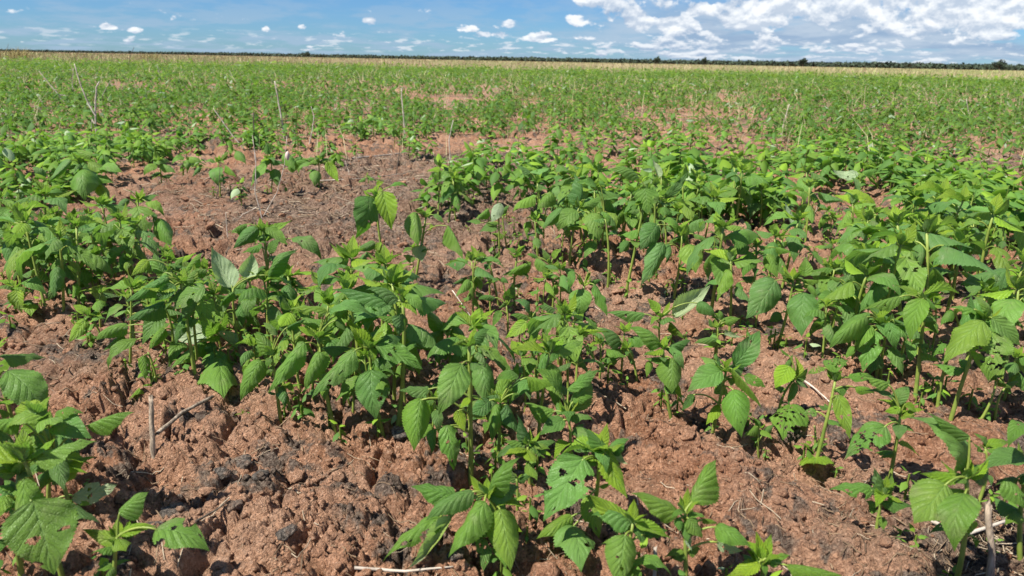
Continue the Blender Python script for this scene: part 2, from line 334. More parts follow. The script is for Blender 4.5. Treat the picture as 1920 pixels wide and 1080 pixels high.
# ------------------------------------------------------------------ data measured for this place (metres)
HEROES, ZONES, STALKS = json.loads(r'''[[[[-0.4211,0.6566,0.0],[-0.4051,0.6566,0.0693],2,[[[-0.3606,0.6512,0.0842],[-0.3039,0.6423,0.0648],0.72,"h"],
[[-0.4023,0.6611,0.0956],[-0.3752,0.6734,0.1131],0.85,""],
[[-0.4072,0.6596,0.0651],[-0.4472,0.6669,0.0713],0.42,"y"],
[[-0.401,0.6573,0.074],[-0.365,0.6614,0.08],0.42,"y"],
[[-0.4073,0.656,0.0636],[-0.4238,0.6539,0.0627],0.5,"y"]],"small bright seedling at the bottom left with one holed leaf reaching right over bare soil"],
[[-0.5338,0.6817,0.0],[-0.5136,0.6817,0.127],3,[[[-0.483,0.6527,0.1142],[-0.4549,0.6243,0.0471],0.95,"h"],
[[-0.5158,0.6819,0.1268],[-0.5465,0.685,0.1343],0.6,""],
[[-0.5186,0.6853,0.1287],[-0.5337,0.6955,0.1504],0.6,"y"],
[[-0.5216,0.6696,0.1084],[-0.5226,0.6475,0.0893],0.6,""],
[[-0.5123,0.6867,0.1341],[-0.505,0.6942,0.1577],0.7,""],
[[-0.5218,0.6831,0.1079],[-0.5469,0.6855,0.1058],0.6,"d"],
[[-0.5382,0.6736,0.0521],[-0.5419,0.6672,0.0379],0.7,""]],"leafy seedling in the bottom left corner with a broad torn leaf hanging to the ground"],
[[-0.5546,0.7786,0.0],[-0.5408,0.7786,0.0905],1,[[[-0.5427,0.7817,0.0931],[-0.5675,0.7975,0.1255],0.9,"d"],
[[-0.5297,0.7758,0.1364],[-0.4776,0.7576,0.1273],0.62,""],
[[-0.4951,0.7794,0.1319],[-0.4377,0.7798,0.1503],0.34,""],
[[-0.5354,0.7753,0.1473],[-0.5837,0.7744,0.1251],0.6,""],
[[-0.5704,0.7761,0.1397],[-0.6028,0.7713,0.1372],0.8,""],
[[-0.5428,0.7823,0.061],[-0.4983,0.7921,0.0836],0.5,""],
[[-0.5296,0.7821,0.0348],[-0.4727,0.783,0.0517],0.5,"uh"],
[[-0.538,0.7742,0.0796],[-0.5522,0.7634,0.0566],0.6,""],
[[-0.5422,0.7732,0.0868],[-0.5747,0.7721,0.0733],0.5,"d"],
[[-0.5303,0.7799,0.1473],[-0.498,0.7817,0.1471],0.6,"h"]],"tall seedling behind the corner plant with a long leaf stretched toward the stubble stake"],
[[0.0025,0.7392,0.0],[-0.0249,0.7392,0.0747],3,[[[-0.0214,0.7421,0.0728],[0.013,0.7498,0.1179],0.55,""],
[[-0.0606,0.7407,0.0729],[-0.112,0.7408,0.0831],0.62,""],
[[-0.0394,0.7314,0.0842],[-0.0907,0.7061,0.0616],0.46,""],
[[-0.0253,0.7202,0.0783],[-0.0642,0.6882,0.0279],0.52,""],
[[-0.0085,0.7198,0.0694],[0.0043,0.6874,0.0128],0.62,""],
[[-0.0747,0.7247,0.056],[-0.1382,0.6966,0.0145],0.34,"h"],
[[-0.0625,0.7191,0.06],[-0.109,0.6861,0.0143],0.22,"u"],
[[-0.0299,0.7242,0.0313],[-0.0258,0.6858,0.0131],0.55,"dh"],
[[-0.011,0.7322,0.0218],[-0.0007,0.6897,0.0125],0.5,"h"]],"large seedling at the bottom centre with drooping pointed leaves in a ring"],
[[0.0939,0.7821,0.0],[0.1052,0.7821,0.1117],3,[[[0.0865,0.7638,0.1103],[0.0397,0.7167,0.0564],0.7,"h"],
[[0.1113,0.7676,0.1173],[0.1368,0.7406,0.0731],0.52,"y"],
[[0.1173,0.7834,0.1085],[0.0866,0.7861,0.1379],0.62,""],
[[0.1188,0.7854,0.1088],[0.1427,0.7869,0.1236],0.8,""],
[[0.1193,0.7801,0.1104],[0.1402,0.771,0.0996],0.5,"u"],
[[0.0965,0.7715,0.0565],[0.1081,0.7473,0.0135],0.62,"h"],
[[0.0781,0.7734,0.0262],[0.0339,0.7437,0.0139],0.52,""],
[[0.0782,0.769,0.0162],[0.0823,0.688,0.0124],0.66,"h"]],"seedling at the bottom centre right carrying one very broad leaf holed near its edge"],
[[0.0772,0.9268,0.0],[0.0797,0.9268,0.0844],3,[[[0.083,0.9341,0.0856],[0.1119,0.9446,0.1463],0.5,""],
[[0.0611,0.9298,0.0857],[0.0179,0.9386,0.0963],0.62,""],
[[0.0755,0.9245,0.0775],[0.0411,0.9092,0.0605],0.7,""],
[[0.0701,0.9297,0.1158],[0.0337,0.9338,0.1487],0.55,""],
[[0.0786,0.9315,0.1182],[0.1226,0.9425,0.1453],0.4,""],
[[0.0863,0.9293,0.1022],[0.1146,0.93,0.1103],0.4,"h"]],"seedling above the bottom centre group with upright pointed leaves beside clean soil"],
[[0.0338,0.8672,0.0],[0.0246,0.8672,0.0713],3,[[[0.0219,0.8676,0.0695],[-0.0073,0.8691,0.072],0.65,""],
[[0.026,0.8697,0.073],[0.0089,0.8787,0.1072],0.75,"d"],
[[0.0326,0.8623,0.0742],[0.0533,0.8558,0.0691],0.55,""],
[[0.0235,0.8665,0.061],[-0.0177,0.8639,0.0478],0.55,"d"],
[[0.0288,0.8604,0.063],[0.0316,0.8538,0.0532],0.7,""],
[[0.0478,0.8687,-0.0182],[0.0048,0.8402,0.0135],0.7,"d"]],"short seedling between the two front centre plants with a flat star of leaves"],
[[0.011,0.8098,0.0],[0.01,0.8098,0.0536],1,[[[0.0126,0.8104,0.0504],[-0.0032,0.8147,0.065],0.6,"d"],
[[0.0101,0.8117,0.0496],[0.0281,0.8139,0.0545],0.6,"d"]],"small shaded seedling underneath the front centre plants"],
[[-0.0163,0.9639,0.0],[-0.0137,0.9639,0.0834],3,[[[-0.0114,0.9685,0.0829],[-0.0057,0.9825,0.1276],0.6,""],
[[-0.029,0.959,0.0881],[-0.0597,0.9395,0.0629],0.6,"d"],
[[-0.0176,0.9491,0.0873],[-0.0237,0.917,0.0427],0.42,""],
[[-0.0053,0.9489,0.0876],[0.0146,0.9349,0.0451],0.65,"d"],
[[0.0116,0.9618,0.1235],[-0.0206,0.9618,0.1165],0.6,""],
[[0.0233,0.9627,0.1234],[0.0611,0.9587,0.1116],0.55,""],
[[0.0121,0.9603,0.0986],[0.002,0.9533,0.0889],0.6,""]],"seedling with leaves held in a cross above the bottom centre plant"],
[[-0.052,0.9004,0.0],[-0.0545,0.9004,0.1935],3,[[[-0.0634,0.8847,0.1743],[-0.0905,0.8465,0.119],0.62,""],
[[-0.1167,0.8811,0.1267],[-0.1222,0.8461,0.0686],0.62,""],
[[-0.0831,0.887,0.0853],[-0.073,0.8708,0.0264],0.55,"h"],
[[-0.1073,0.8997,0.1307],[-0.1473,0.894,0.131],0.55,""],
[[-0.0698,0.8945,0.1037],[-0.0593,0.8819,0.0783],0.6,"y"],
[[-0.0437,0.891,0.1975],[-0.0017,0.8782,0.1734],0.45,"h"],
[[-0.0496,0.9008,0.1993],[-0.0283,0.9053,0.2153],0.7,""],
[[-0.0603,0.8988,0.2028],[-0.0762,0.8945,0.1955],0.5,""],
[[-0.0439,0.8944,0.1875],[-0.0353,0.8872,0.163],0.5,"d"],
[[-0.0987,0.8903,0.0777],[-0.1031,0.876,0.0483],0.5,"d"]],"tall seedling at the bottom centre with three leaves hanging left of its yellow stem"],
[[-0.1146,1.2363,0.0],[-0.1154,1.2363,0.0856],2,[[[-0.12,1.2263,0.0887],[-0.1886,1.2032,0.0627],0.5,""],
[[-0.1215,1.2416,0.0889],[-0.1553,1.2574,0.1223],0.62,""],
[[-0.1129,1.2405,0.0931],[-0.0879,1.248,0.1223],0.75,""],
[[-0.1019,1.227,0.0983],[-0.0795,1.2136,0.0592],0.6,""]],"seedling in the middle of the front row with a ribbed leaf pointing left"],
[[-0.1777,1.0294,0.0],[-0.1594,1.0294,0.209],3,[[[-0.175,1.0325,0.2077],[-0.2663,1.0434,0.222],0.26,"d"],
[[-0.1655,1.0319,0.2105],[-0.2153,1.0345,0.2245],0.42,"d"],
[[-0.1532,1.0211,0.2239],[-0.1272,1.0052,0.1984],0.52,""],
[[-0.1621,1.0218,0.1944],[-0.1635,1.0101,0.1631],0.85,"d"],
[[-0.1709,1.0315,0.1835],[-0.2014,1.0327,0.1849],0.5,""],
[[-0.1605,1.0313,0.2229],[-0.1655,1.0365,0.2358],0.6,"y"]],"tall seedling of the front row with a long dark leaf lying level to the left"],
[[-0.1858,1.0089,0.0],[-0.2067,1.0089,0.1429],3,[[[-0.213,1.0137,0.1421],[-0.2401,1.0193,0.1844],0.46,"y"],
[[-0.2019,1.0046,0.1459],[-0.1987,0.9937,0.1277],0.6,"y"],
[[-0.225,0.9922,0.1475],[-0.2838,0.9602,0.0841],0.42,"h"],
[[-0.1958,1.0018,0.1516],[-0.1268,0.9903,0.1199],0.5,"h"],
[[-0.2026,0.9904,0.1176],[-0.1909,0.9552,0.0554],0.78,"h"]],"seedling of the front row with a rounded hanging leaf slit near its midrib"],
[[-0.2619,1.0261,0.0],[-0.2858,1.0261,0.1533],3,[[[-0.2934,1.0288,0.1546],[-0.318,1.0351,0.1656],0.65,"y"],
[[-0.2844,1.0243,0.149],[-0.264,1.0218,0.1466],0.6,""],
[[-0.2796,1.0117,0.1353],[-0.3004,0.9938,0.0797],0.52,""],
[[-0.3023,1.009,0.1516],[-0.3553,0.9903,0.0769],0.36,""],
[[-0.2707,1.0265,0.1931],[-0.3314,1.0276,0.194],0.36,"h"],
[[-0.2671,1.026,0.1933],[-0.1991,1.0146,0.1889],0.4,""],
[[-0.255,1.0212,0.183],[-0.2427,1.0166,0.1665],0.5,""],
[[-0.2593,1.0301,0.1847],[-0.2558,1.041,0.2107],0.5,""]],"seedling of the front row leaning left with a narrow leaf reaching down to the soil"],
[[-0.3621,1.059,0.0],[-0.3688,1.059,0.1079],2,[[[-0.3692,1.061,0.1117],[-0.399,1.0743,0.1392],0.6,""],
[[-0.3811,1.0423,0.108],[-0.4087,1.0211,0.049],0.52,""],
[[-0.3694,1.053,0.1077],[-0.3745,1.0456,0.0897],0.6,""],
[[-0.3588,1.0622,0.1407],[-0.3817,1.0698,0.1581],0.5,"h"],
[[-0.343,1.0612,0.1543],[-0.3147,1.0666,0.1657],0.3,"d"]],"seedling with a bare yellow stem at the front edge of the left row"],
[[-0.3394,1.0764,0.0],[-0.3595,1.0764,0.0902],1,[[[-0.3582,1.0636,0.0554],[-0.3514,1.0418,0.0253],0.6,"d"],
[[-0.3602,1.0783,0.0894],[-0.3404,1.0819,0.1017],0.6,""]],"low seedling in the shade of the left row's front edge"],
[[-0.5071,1.2961,0.0],[-0.5115,1.2961,0.1413],0,[[[-0.5169,1.305,0.141],[-0.555,1.3217,0.2128],0.56,"u"],
[[-0.487,1.2996,0.1594],[-0.4795,1.3178,0.2047],0.75,"u"],
[[-0.5078,1.2855,0.1382],[-0.5298,1.2715,0.1102],0.4,""],
[[-0.5278,1.2839,0.0995],[-0.5456,1.2629,0.0708],0.4,""],
[[-0.4478,1.3003,0.1638],[-0.394,1.3122,0.2125],0.4,""]],"leaning tall seedling of the left row showing the pale underside of a large raised leaf"],
[[-0.4949,1.2885,0.0],[-0.5502,1.2885,0.0479],2,[[[-0.5596,1.2901,0.0544],[-0.65,1.2979,0.0524],0.52,"uh"],
[[-0.5125,1.2913,0.0358],[-0.5532,1.3003,0.0635],0.5,"uh"],
[[-0.5381,1.265,0.0307],[-0.4677,1.1004,0.0133],0.5,""],
[[-0.5628,1.2756,0.0426],[-0.5957,1.1941,0.013],0.42,""],
[[-0.6073,1.2743,0.0422],[-0.6111,1.2166,0.0133],0.5,""],
[[-0.5593,1.2784,0.0416],[-0.5417,1.2576,0.013],0.6,""]],"seedling fronting the left row with a turned over pale leaf holed twice"],
[[-0.6172,1.2471,0.0],[-0.6182,1.2471,0.1198],1,[[[-0.6145,1.2321,0.1187],[-0.6399,1.1943,0.0671],0.55,""],
[[-0.6824,1.2353,0.0879],[-0.7344,1.2197,0.0625],0.52,""],
[[-0.6919,1.2349,0.0719],[-0.7261,1.2225,0.0424],0.42,""],
[[-0.6671,1.2295,0.0648],[-0.7104,1.2046,0.0126],0.36,""],
[[-0.6195,1.2397,0.0811],[-0.6448,1.2234,0.0453],0.5,"h"]],"seedling in the left row with four leaves fanned to the lower left"],
[[-0.5481,1.184,0.0],[-0.5537,1.184,0.1838],2,[[[-0.5687,1.1711,0.1989],[-0.639,1.1606,0.1566],0.42,"d"],
[[-0.5104,1.1736,0.1813],[-0.5631,1.1624,0.1419],0.72,"h"],
[[-0.5598,1.1735,0.1839],[-0.5902,1.1593,0.16],0.6,"d"],
[[-0.5817,1.176,0.1503],[-0.6459,1.1649,0.1216],0.5,"d"],
[[-0.5307,1.1765,0.16],[-0.5528,1.1656,0.1217],0.6,"d"],
[[-0.5553,1.1866,0.18],[-0.5288,1.1977,0.2067],0.5,""]],"full dark leaved seedling in the thick of the left row"],
[[-0.6755,1.4172,0.0],[-0.6794,1.4172,0.1428],2,[[[-0.6987,1.4198,0.1312],[-0.7219,1.4396,0.168],0.65,""],
[[-0.7198,1.4088,0.1615],[-0.7464,1.3883,0.1341],0.6,"y"],
[[-0.6546,1.42,0.1355],[-0.6216,1.4347,0.1711],0.55,""],
[[-0.6092,1.417,0.1407],[-0.651,1.4136,0.1287],0.5,""],
[[-0.7268,1.4129,0.1222],[-0.7598,1.4053,0.1098],0.5,""],
[[-0.6814,1.4198,0.135],[-0.654,1.4262,0.1651],0.5,""]],"seedling at the far side of the left row with rounded upright leaves"],
[[-0.8212,1.3904,0.0],[-0.8442,1.3904,0.0497],2,[[[-0.8463,1.392,0.0526],[-0.8799,1.4036,0.0665],0.55,"y"],
[[-0.8439,1.38,0.0463],[-0.8567,1.3344,0.0132],0.55,"y"],
[[-0.8393,1.3906,0.0497],[-0.8217,1.3948,0.0592],0.6,""]],"little pale seedling at the outer left edge of the left row"],
[[-0.6111,1.1742,0.0],[-0.6207,1.1742,0.0624],0,[[[-0.6231,1.1621,0.0612],[-0.6186,1.1498,0.0209],0.5,"h"],
[[-0.6175,1.165,0.0072],[-0.6181,1.0913,0.0125],0.4,""],
[[-0.5996,1.1761,0.0057],[-0.5738,1.1875,0.0202],0.4,""]],"low seedling under the left row with one leaf stretched on the soil"],
[[-0.4908,1.3888,0.0],[-0.478,1.3888,0.1409],2,[[[-0.4784,1.3797,0.1604],[-0.5201,1.3615,0.1311],0.3,"d"],
[[-0.4692,1.3918,0.1607],[-0.4159,1.3923,0.1853],0.5,"d"],
[[-0.4778,1.3891,0.1237],[-0.4189,1.3912,0.1345],0.25,"d"],
[[-0.4728,1.3933,0.1839],[-0.4535,1.4063,0.2114],0.6,""],
[[-0.4831,1.3846,0.2026],[-0.5182,1.3707,0.1888],0.5,""]],"upright seedling behind the left row in front of the stony bare strip"],
[[-0.5859,1.6676,0.0],[-0.5768,1.6676,0.164],3,[[[-0.585,1.6577,0.1744],[-0.6363,1.6308,0.1299],0.5,"d"],
[[-0.5887,1.6719,0.1375],[-0.518,1.6961,0.1842],0.4,"y"],
[[-0.5632,1.6537,0.1757],[-0.5103,1.6311,0.1405],0.5,""],
[[-0.5054,1.652,0.1522],[-0.4388,1.6433,0.1032],0.5,""],
[[-0.6003,1.6697,0.1378],[-0.6638,1.6787,0.1557],0.4,""],
[[-0.6102,1.6618,0.1814],[-0.646,1.6532,0.1576],0.4,""]],"seedling with a yellow heart at the head of the left row against the bare strip"],
[[-1.0786,2.0486,0.0],[-1.0517,2.0486,0.1604],3,[[[-1.0396,2.0164,0.1472],[-1.0116,1.9785,0.054],0.75,"h"],
[[-1.0725,2.0365,0.1622],[-1.1105,2.0244,0.1268],0.42,"d"],
[[-1.0221,2.0356,0.1555],[-0.969,2.0177,0.1191],0.52,""],
[[-0.989,2.0258,0.112],[-0.9427,1.9829,0.0413],0.6,""],
[[-1.1103,2.0392,0.1219],[-1.1502,2.0252,0.0945],0.32,"d"],
[[-1.0155,2.0371,0.128],[-1.0052,2.0212,0.0882],0.5,"d"]],"lone seedling standing above the left row with a holed leaf hanging at its centre"],
[[-0.9715,1.6429,0.0],[-0.969,1.6429,0.1036],4,[[[-0.9721,1.6353,0.1147],[-1.0459,1.6121,0.0998],0.42,"y"],
[[-0.944,1.6327,0.1068],[-0.9333,1.6105,0.0657],0.85,""],
[[-0.9659,1.6453,0.108],[-0.9399,1.6567,0.1253],0.6,"y"],
[[-0.97,1.6375,0.0985],[-0.9884,1.6191,0.0763],0.5,"y"],
[[-0.9263,1.6438,0.1173],[-0.8743,1.6445,0.124],0.42,""],
[[-0.9761,1.6277,0.0747],[-0.9988,1.6062,0.0229],0.62,""],
[[-0.946,1.6308,0.038],[-0.9079,1.543,0.0127],0.62,"h"]],"bright seedling in the left row with a yellow heart and a level leaf"],
[[-1.079,1.5279,0.0],[-1.0773,1.5279,0.0603],3,[[[-1.0776,1.5291,0.063],[-1.1135,1.5324,0.0754],0.5,"y"],
[[-1.0621,1.5097,0.0624],[-1.0464,1.4913,0.0149],0.66,"y"],
[[-1.0546,1.5225,0.0246],[-1.0194,1.4776,0.013],0.7,"y"],
[[-1.0485,1.5206,0.078],[-0.9872,1.495,0.053],0.5,""],
[[-0.9633,1.5132,0.085],[-0.9895,1.4944,0.0421],0.5,"h"]],"yellow green seedling at the left edge with a ribbed leaf folded down"],
[[-1.0783,1.8872,0.0],[-1.0651,1.8872,0.0924],3,[[[-1.0873,1.878,0.0989],[-1.1557,1.8531,0.0631],0.46,""],
[[-1.0659,1.8874,0.1127],[-1.1137,1.8976,0.1207],0.5,""],
[[-1.0512,1.8813,0.0922],[-1.0015,1.8709,0.0734],0.5,""],
[[-0.9912,1.8775,0.0942],[-0.9736,1.8641,0.0682],0.4,"d"],
[[-1.1337,1.8806,0.1166],[-1.17,1.8628,0.0942],0.6,""]],"seedling in the left row under the lone holed plant"],
[[-1.3662,1.9811,0.0],[-1.3521,1.9811,0.0904],3,[[[-1.3516,1.9825,0.1087],[-1.3109,1.9978,0.1321],0.5,""],
[[-1.3576,1.9689,0.0853],[-1.3698,1.94,0.0425],0.65,""],
[[-1.305,1.968,0.0961],[-1.3089,1.9501,0.052],0.85,""],
[[-1.2828,1.9737,0.0585],[-1.326,1.9481,0.0329],0.35,""],
[[-1.3787,1.9759,0.1026],[-1.3973,1.9674,0.0733],0.6,""]],"seedling near the left edge with a bare green stem showing under five leaves"],
[[-1.504,2.1669,0.0],[-1.4878,2.1669,0.1018],3,[[[-1.4906,2.1672,0.11],[-1.535,2.1749,0.1202],0.4,"d"],
[[-1.4773,2.1687,0.1091],[-1.4273,2.1849,0.1308],0.4,"d"],
[[-1.4781,2.173,0.1133],[-1.4789,2.1877,0.146],0.5,""],
[[-1.5031,2.1608,0.086],[-1.5278,2.1579,0.0757],0.6,""],
[[-1.4667,2.1602,0.1035],[-1.3923,2.1385,0.076],0.4,""]],"dark seedling touching the left edge above the left row"],
[[-1.3171,2.0466,0.0],[-1.296,2.0466,0.1169],3,[[[-1.3061,2.0503,0.104],[-1.3321,2.0553,0.1303],0.6,"y"],
[[-1.2926,2.0485,0.1086],[-1.2621,2.0571,0.1352],0.6,""],
[[-1.2949,2.0471,0.089],[-1.2345,2.0541,0.1007],0.4,""],
[[-1.2952,2.027,0.0854],[-1.2614,1.988,0.0319],0.5,""],
[[-1.2654,2.047,0.0776],[-1.2327,2.0479,0.09],0.6,""]],"seedling with a fan of fine leaves in the upper part of the left row"],
[[-1.9099,2.925,0.0],[-1.9045,2.925,0.0637],2,[[[-1.9013,2.9187,0.0593],[-1.9367,2.9067,0.0331],0.5,"y"],
[[-1.896,2.9275,0.058],[-1.8535,2.9475,0.0889],0.5,"y"]],"small yellowish seedling above the left row beside the bare strip"],
[[-1.6584,2.8783,0.0],[-1.6861,2.8783,0.1388],4,[[[-1.6526,2.8387,0.1229],[-1.6085,2.7418,0.0121],0.78,""],
[[-1.7028,2.8519,0.1555],[-1.7829,2.8143,0.071],0.28,"d"],
[[-1.6417,2.8631,0.1484],[-1.5681,2.8543,0.1031],0.6,""],
[[-1.618,2.8606,0.0667],[-1.5502,2.8025,0.0123],0.5,"y"],
[[-1.6091,2.8732,0.1271],[-1.5109,2.8522,0.1113],0.6,""],
[[-1.6348,2.8823,0.1735],[-1.7051,2.8898,0.1918],0.6,""],
[[-1.6316,2.8691,0.0998],[-1.5523,2.8545,0.0689],0.5,""]],"bushy seedling at the left margin of the bare strip with a broad leaf hanging low"],
[[-1.8488,2.8978,0.0],[-1.8446,2.8978,0.0671],2,[[[-1.8514,2.9039,0.0696],[-1.8997,2.9155,0.1159],0.6,""],
[[-1.8384,2.9038,0.0628],[-1.7881,2.9132,0.1044],0.5,""]],"small seedling left of the bushy one at the margin of the bare strip"],
[[-1.2072,3.0071,0.0],[-1.2008,3.0071,0.1379],3,[[[-1.2097,3.0022,0.1384],[-1.2524,2.9993,0.1309],0.5,""],
[[-1.1938,2.9844,0.1197],[-1.1813,2.9427,0.0476],0.75,""],
[[-1.1634,2.9907,0.1265],[-1.1185,2.9738,0.0797],0.4,""],
[[-1.1911,3.0117,0.1447],[-1.1575,3.0271,0.1792],0.5,""],
[[-1.2676,2.9976,0.1165],[-1.2972,2.9729,0.0801],0.35,"d"],
[[-1.1145,2.9893,0.1844],[-1.0681,2.9566,0.1364],0.6,""]],"thin seedling standing alone at the back of the bare strip"],
[[-1.0228,3.0697,0.0],[-1.0081,3.0697,0.1407],4,[[[-1.0147,3.0419,0.1296],[-1.0751,3.0044,0.0395],0.5,""],
[[-0.9861,3.0498,0.1073],[-0.9734,3.0273,0.0377],0.7,""],
[[-0.9418,3.0523,0.1731],[-0.8922,3.0159,0.1065],0.6,""],
[[-1.0158,3.0761,0.1616],[-1.022,3.0848,0.2113],0.6,""],
[[-0.9374,3.0706,0.1053],[-0.835,3.0787,0.1281],0.4,""]],"seedling beside the forked dry twig at the back of the bare strip"],
[[-0.8576,3.2238,0.0],[-0.8503,3.2238,0.124],4,[[[-0.872,3.2151,0.1094],[-0.9666,3.2132,0.0695],0.5,""],
[[-0.855,3.2024,0.0808],[-0.8574,3.1671,0.0171],0.8,""],
[[-0.8066,3.2018,0.12],[-0.7559,3.1796,0.0362],0.5,"y"],
[[-0.8426,3.2256,0.1316],[-0.8136,3.2398,0.161],0.6,""],
[[-0.8644,3.2206,0.1318],[-0.9185,3.2195,0.1233],0.4,""]],"seedling at the right end of the back of the bare strip with two hanging leaves"],
[[-2.0002,4.0309,0.0],[-1.9965,4.0309,0.0668],4,[[[-1.9854,4.0132,0.0501],[-1.9188,3.8739,0.0123],0.7,""],
[[-2.0051,4.0215,0.0772],[-2.0805,4.0116,0.0485],0.6,""],
[[-1.9623,4.0226,0.0399],[-1.8723,4.0104,0.024],0.4,""],
[[-2.0929,4.0157,0.1139],[-2.0999,3.9962,0.0594],0.6,""]],"squat seedling at the far left corner of the bare strip"],
[[-0.3026,1.7848,0.0],[-0.3357,1.7848,0.2234],3,[[[-0.3448,1.7572,0.2329],[-0.3779,1.7243,0.1358],0.78,"dh"],
[[-0.3141,1.7601,0.2453],[-0.2905,1.7311,0.157],0.6,"y"],
[[-0.3396,1.7847,0.2438],[-0.3661,1.7845,0.2418],0.5,"y"],
[[-0.3331,1.7854,0.2548],[-0.3149,1.7899,0.2638],0.6,"y"],
[[-0.34,1.7752,0.1165],[-0.39,1.7585,0.0962],0.5,"d"],
[[-0.3266,1.7711,0.1177],[-0.3243,1.7515,0.0831],0.5,"y"],
[[-0.3507,1.7788,0.0859],[-0.3865,1.7744,0.0626],0.62,"h"],
[[-0.3012,1.7804,0.2531],[-0.2541,1.7772,0.2529],0.3,""]],"tallest lone seedling in the middle with a large dark leaf drooping to its left"],
[[-0.2526,1.7992,0.0],[-0.2161,1.7992,0.175],3,[[[-0.2417,1.7797,0.1929],[-0.2301,1.7426,0.1136],0.56,""],
[[-0.1978,1.7931,0.1847],[-0.1704,1.7856,0.1652],0.5,""],
[[-0.1584,1.7745,0.1621],[-0.1209,1.7389,0.0871],0.34,""],
[[-0.2453,1.7995,0.0676],[-0.2758,1.7995,0.0787],0.75,""],
[[-0.236,1.7881,0.1062],[-0.224,1.7702,0.0702],1.0,"u"],
[[-0.2239,1.7998,0.1877],[-0.2466,1.8051,0.1942],0.5,"y"],
[[-0.2014,1.7933,0.1604],[-0.2039,1.7855,0.1459],0.6,"y"]],"slender seedling next to the tallest one with small pale leaves low on its stem"],
[[-0.0394,2.1518,0.0],[-0.0439,2.1518,0.1172],1,[[[-0.0384,2.1356,0.1529],[-0.0632,2.106,0.1015],0.62,"u"],
[[-0.0741,2.1429,0.1337],[-0.1145,2.1247,0.1022],0.5,""],
[[-0.0402,2.1562,0.1164],[-0.0103,2.1585,0.1434],0.5,""],
[[-0.097,2.1539,0.0887],[-0.1389,2.1544,0.0917],0.5,""]],"green stemmed seedling at the left end of the stand with a folded pale leaf"],
[[-0.0085,2.243,0.0],[-0.0338,2.243,0.091],1,[[[-0.0492,2.2404,0.059],[-0.1045,2.2373,0.0424],0.75,"d"],
[[-0.081,2.2404,0.0705],[-0.0413,2.2385,0.0677],0.5,""]],"seedling crouching behind the folded pale leaf"],
[[-0.0274,1.665,0.0],[-0.0549,1.665,0.0984],3,[[[-0.0675,1.6648,0.1124],[-0.1007,1.6583,0.1072],0.42,""],
[[-0.0747,1.6583,0.074],[-0.106,1.6425,0.045],0.4,""],
[[-0.1056,1.6581,0.0649],[-0.1391,1.654,0.0481],0.4,"d"],
[[-0.044,1.6655,0.1099],[-0.0291,1.6678,0.1238],0.5,""],
[[-0.0592,1.6653,0.1068],[-0.0704,1.668,0.1201],0.5,""]],"small seedling leaning left in the gap in the middle beside a dark crack"],
[[0.0137,1.704,0.0],[0.0113,1.704,0.1066],3,[[[0.0439,1.6992,0.0933],[-0.0263,1.6831,0.0615],0.36,""],
[[0.0069,1.7044,0.1146],[-0.0164,1.7065,0.1243],0.6,""],
[[0.0153,1.7045,0.1182],[0.0305,1.7081,0.1306],0.6,""],
[[0.022,1.7,0.0669],[0.0393,1.6929,0.0457],0.7,"d"]],"small straight seedling in the middle gap with one leaf pointing down left"],
[[0.0952,1.6678,0.0],[0.089,1.6678,0.0946],3,[[[0.0857,1.6692,0.1108],[0.0672,1.6735,0.1341],0.6,""],
[[0.0942,1.672,0.1102],[0.1168,1.6811,0.1332],0.6,""],
[[0.0548,1.6542,0.1147],[0.092,1.6362,0.068],0.46,""],
[[0.0594,1.6693,0.1137],[0.0323,1.6748,0.1169],0.4,""],
[[0.0945,1.6663,0.0937],[0.1123,1.6627,0.0922],0.5,""],
[[0.0999,1.6635,0.0528],[0.1194,1.6618,0.0508],0.6,""]],"small seedling in the middle gap topped by four leaves in a cross"],
[[0.1042,1.3592,0.0],[0.1386,1.3592,0.1401],2,[[[0.131,1.3481,0.1367],[0.1315,1.3251,0.084],0.85,""],
[[0.1558,1.3418,0.1492],[0.1805,1.3163,0.0933],0.36,""],
[[0.1124,1.3452,0.1731],[0.1056,1.323,0.1377],0.42,""],
[[0.1476,1.3599,0.1436],[0.1741,1.3656,0.1503],0.4,"d"],
[[0.1427,1.3593,0.1497],[0.1507,1.3676,0.1663],0.45,"y"],
[[0.1464,1.36,0.1684],[0.1326,1.3616,0.1771],0.4,""]],"seedling in the middle with a heart shaped leaf facing front and thin arching stalks"],
[[0.0727,1.3333,0.0],[0.0384,1.3333,0.0798],2,[[[0.0281,1.3214,0.079],[-0.0116,1.3063,0.0492],0.56,"y"],
[[0.035,1.3334,0.0816],[-0.0062,1.3356,0.0829],0.42,""],
[[0.0348,1.3339,0.091],[0.0038,1.3388,0.1135],0.75,"d"],
[[0.0461,1.3364,0.0932],[0.0525,1.3382,0.1058],0.6,""],
[[0.0563,1.331,0.0472],[0.0461,1.326,0.0392],0.8,"y"]],"small seedling in the middle on a slanting yellow stem"],
[[0.0991,1.3138,0.0],[0.089,1.3138,0.0924],2,[[[0.0864,1.3117,0.0978],[0.0599,1.307,0.089],0.42,""],
[[0.0926,1.3001,0.0926],[0.0992,1.2742,0.0521],0.52,""],
[[0.0899,1.3152,0.1008],[0.1209,1.3156,0.114],0.42,""],
[[0.0819,1.3147,0.1049],[0.0486,1.3204,0.107],0.46,"d"],
[[0.0721,1.3035,0.0839],[0.0572,1.2946,0.0539],0.5,""]],"small seedling in the middle with an upside down hanging narrow leaf"],
[[-0.0109,1.4806,0.0],[-0.0118,1.4806,0.0585],1,[[[-0.014,1.4845,0.0677],[0.0018,1.4899,0.1056],0.8,"d"],
[[-0.0345,1.4797,0.0741],[-0.0717,1.4774,0.0684],0.4,""],
[[-0.0144,1.4781,0.0646],[-0.0278,1.4718,0.052],0.5,""],
[[-0.0214,1.4801,0.1184],[-0.0075,1.4754,0.1046],0.7,""],
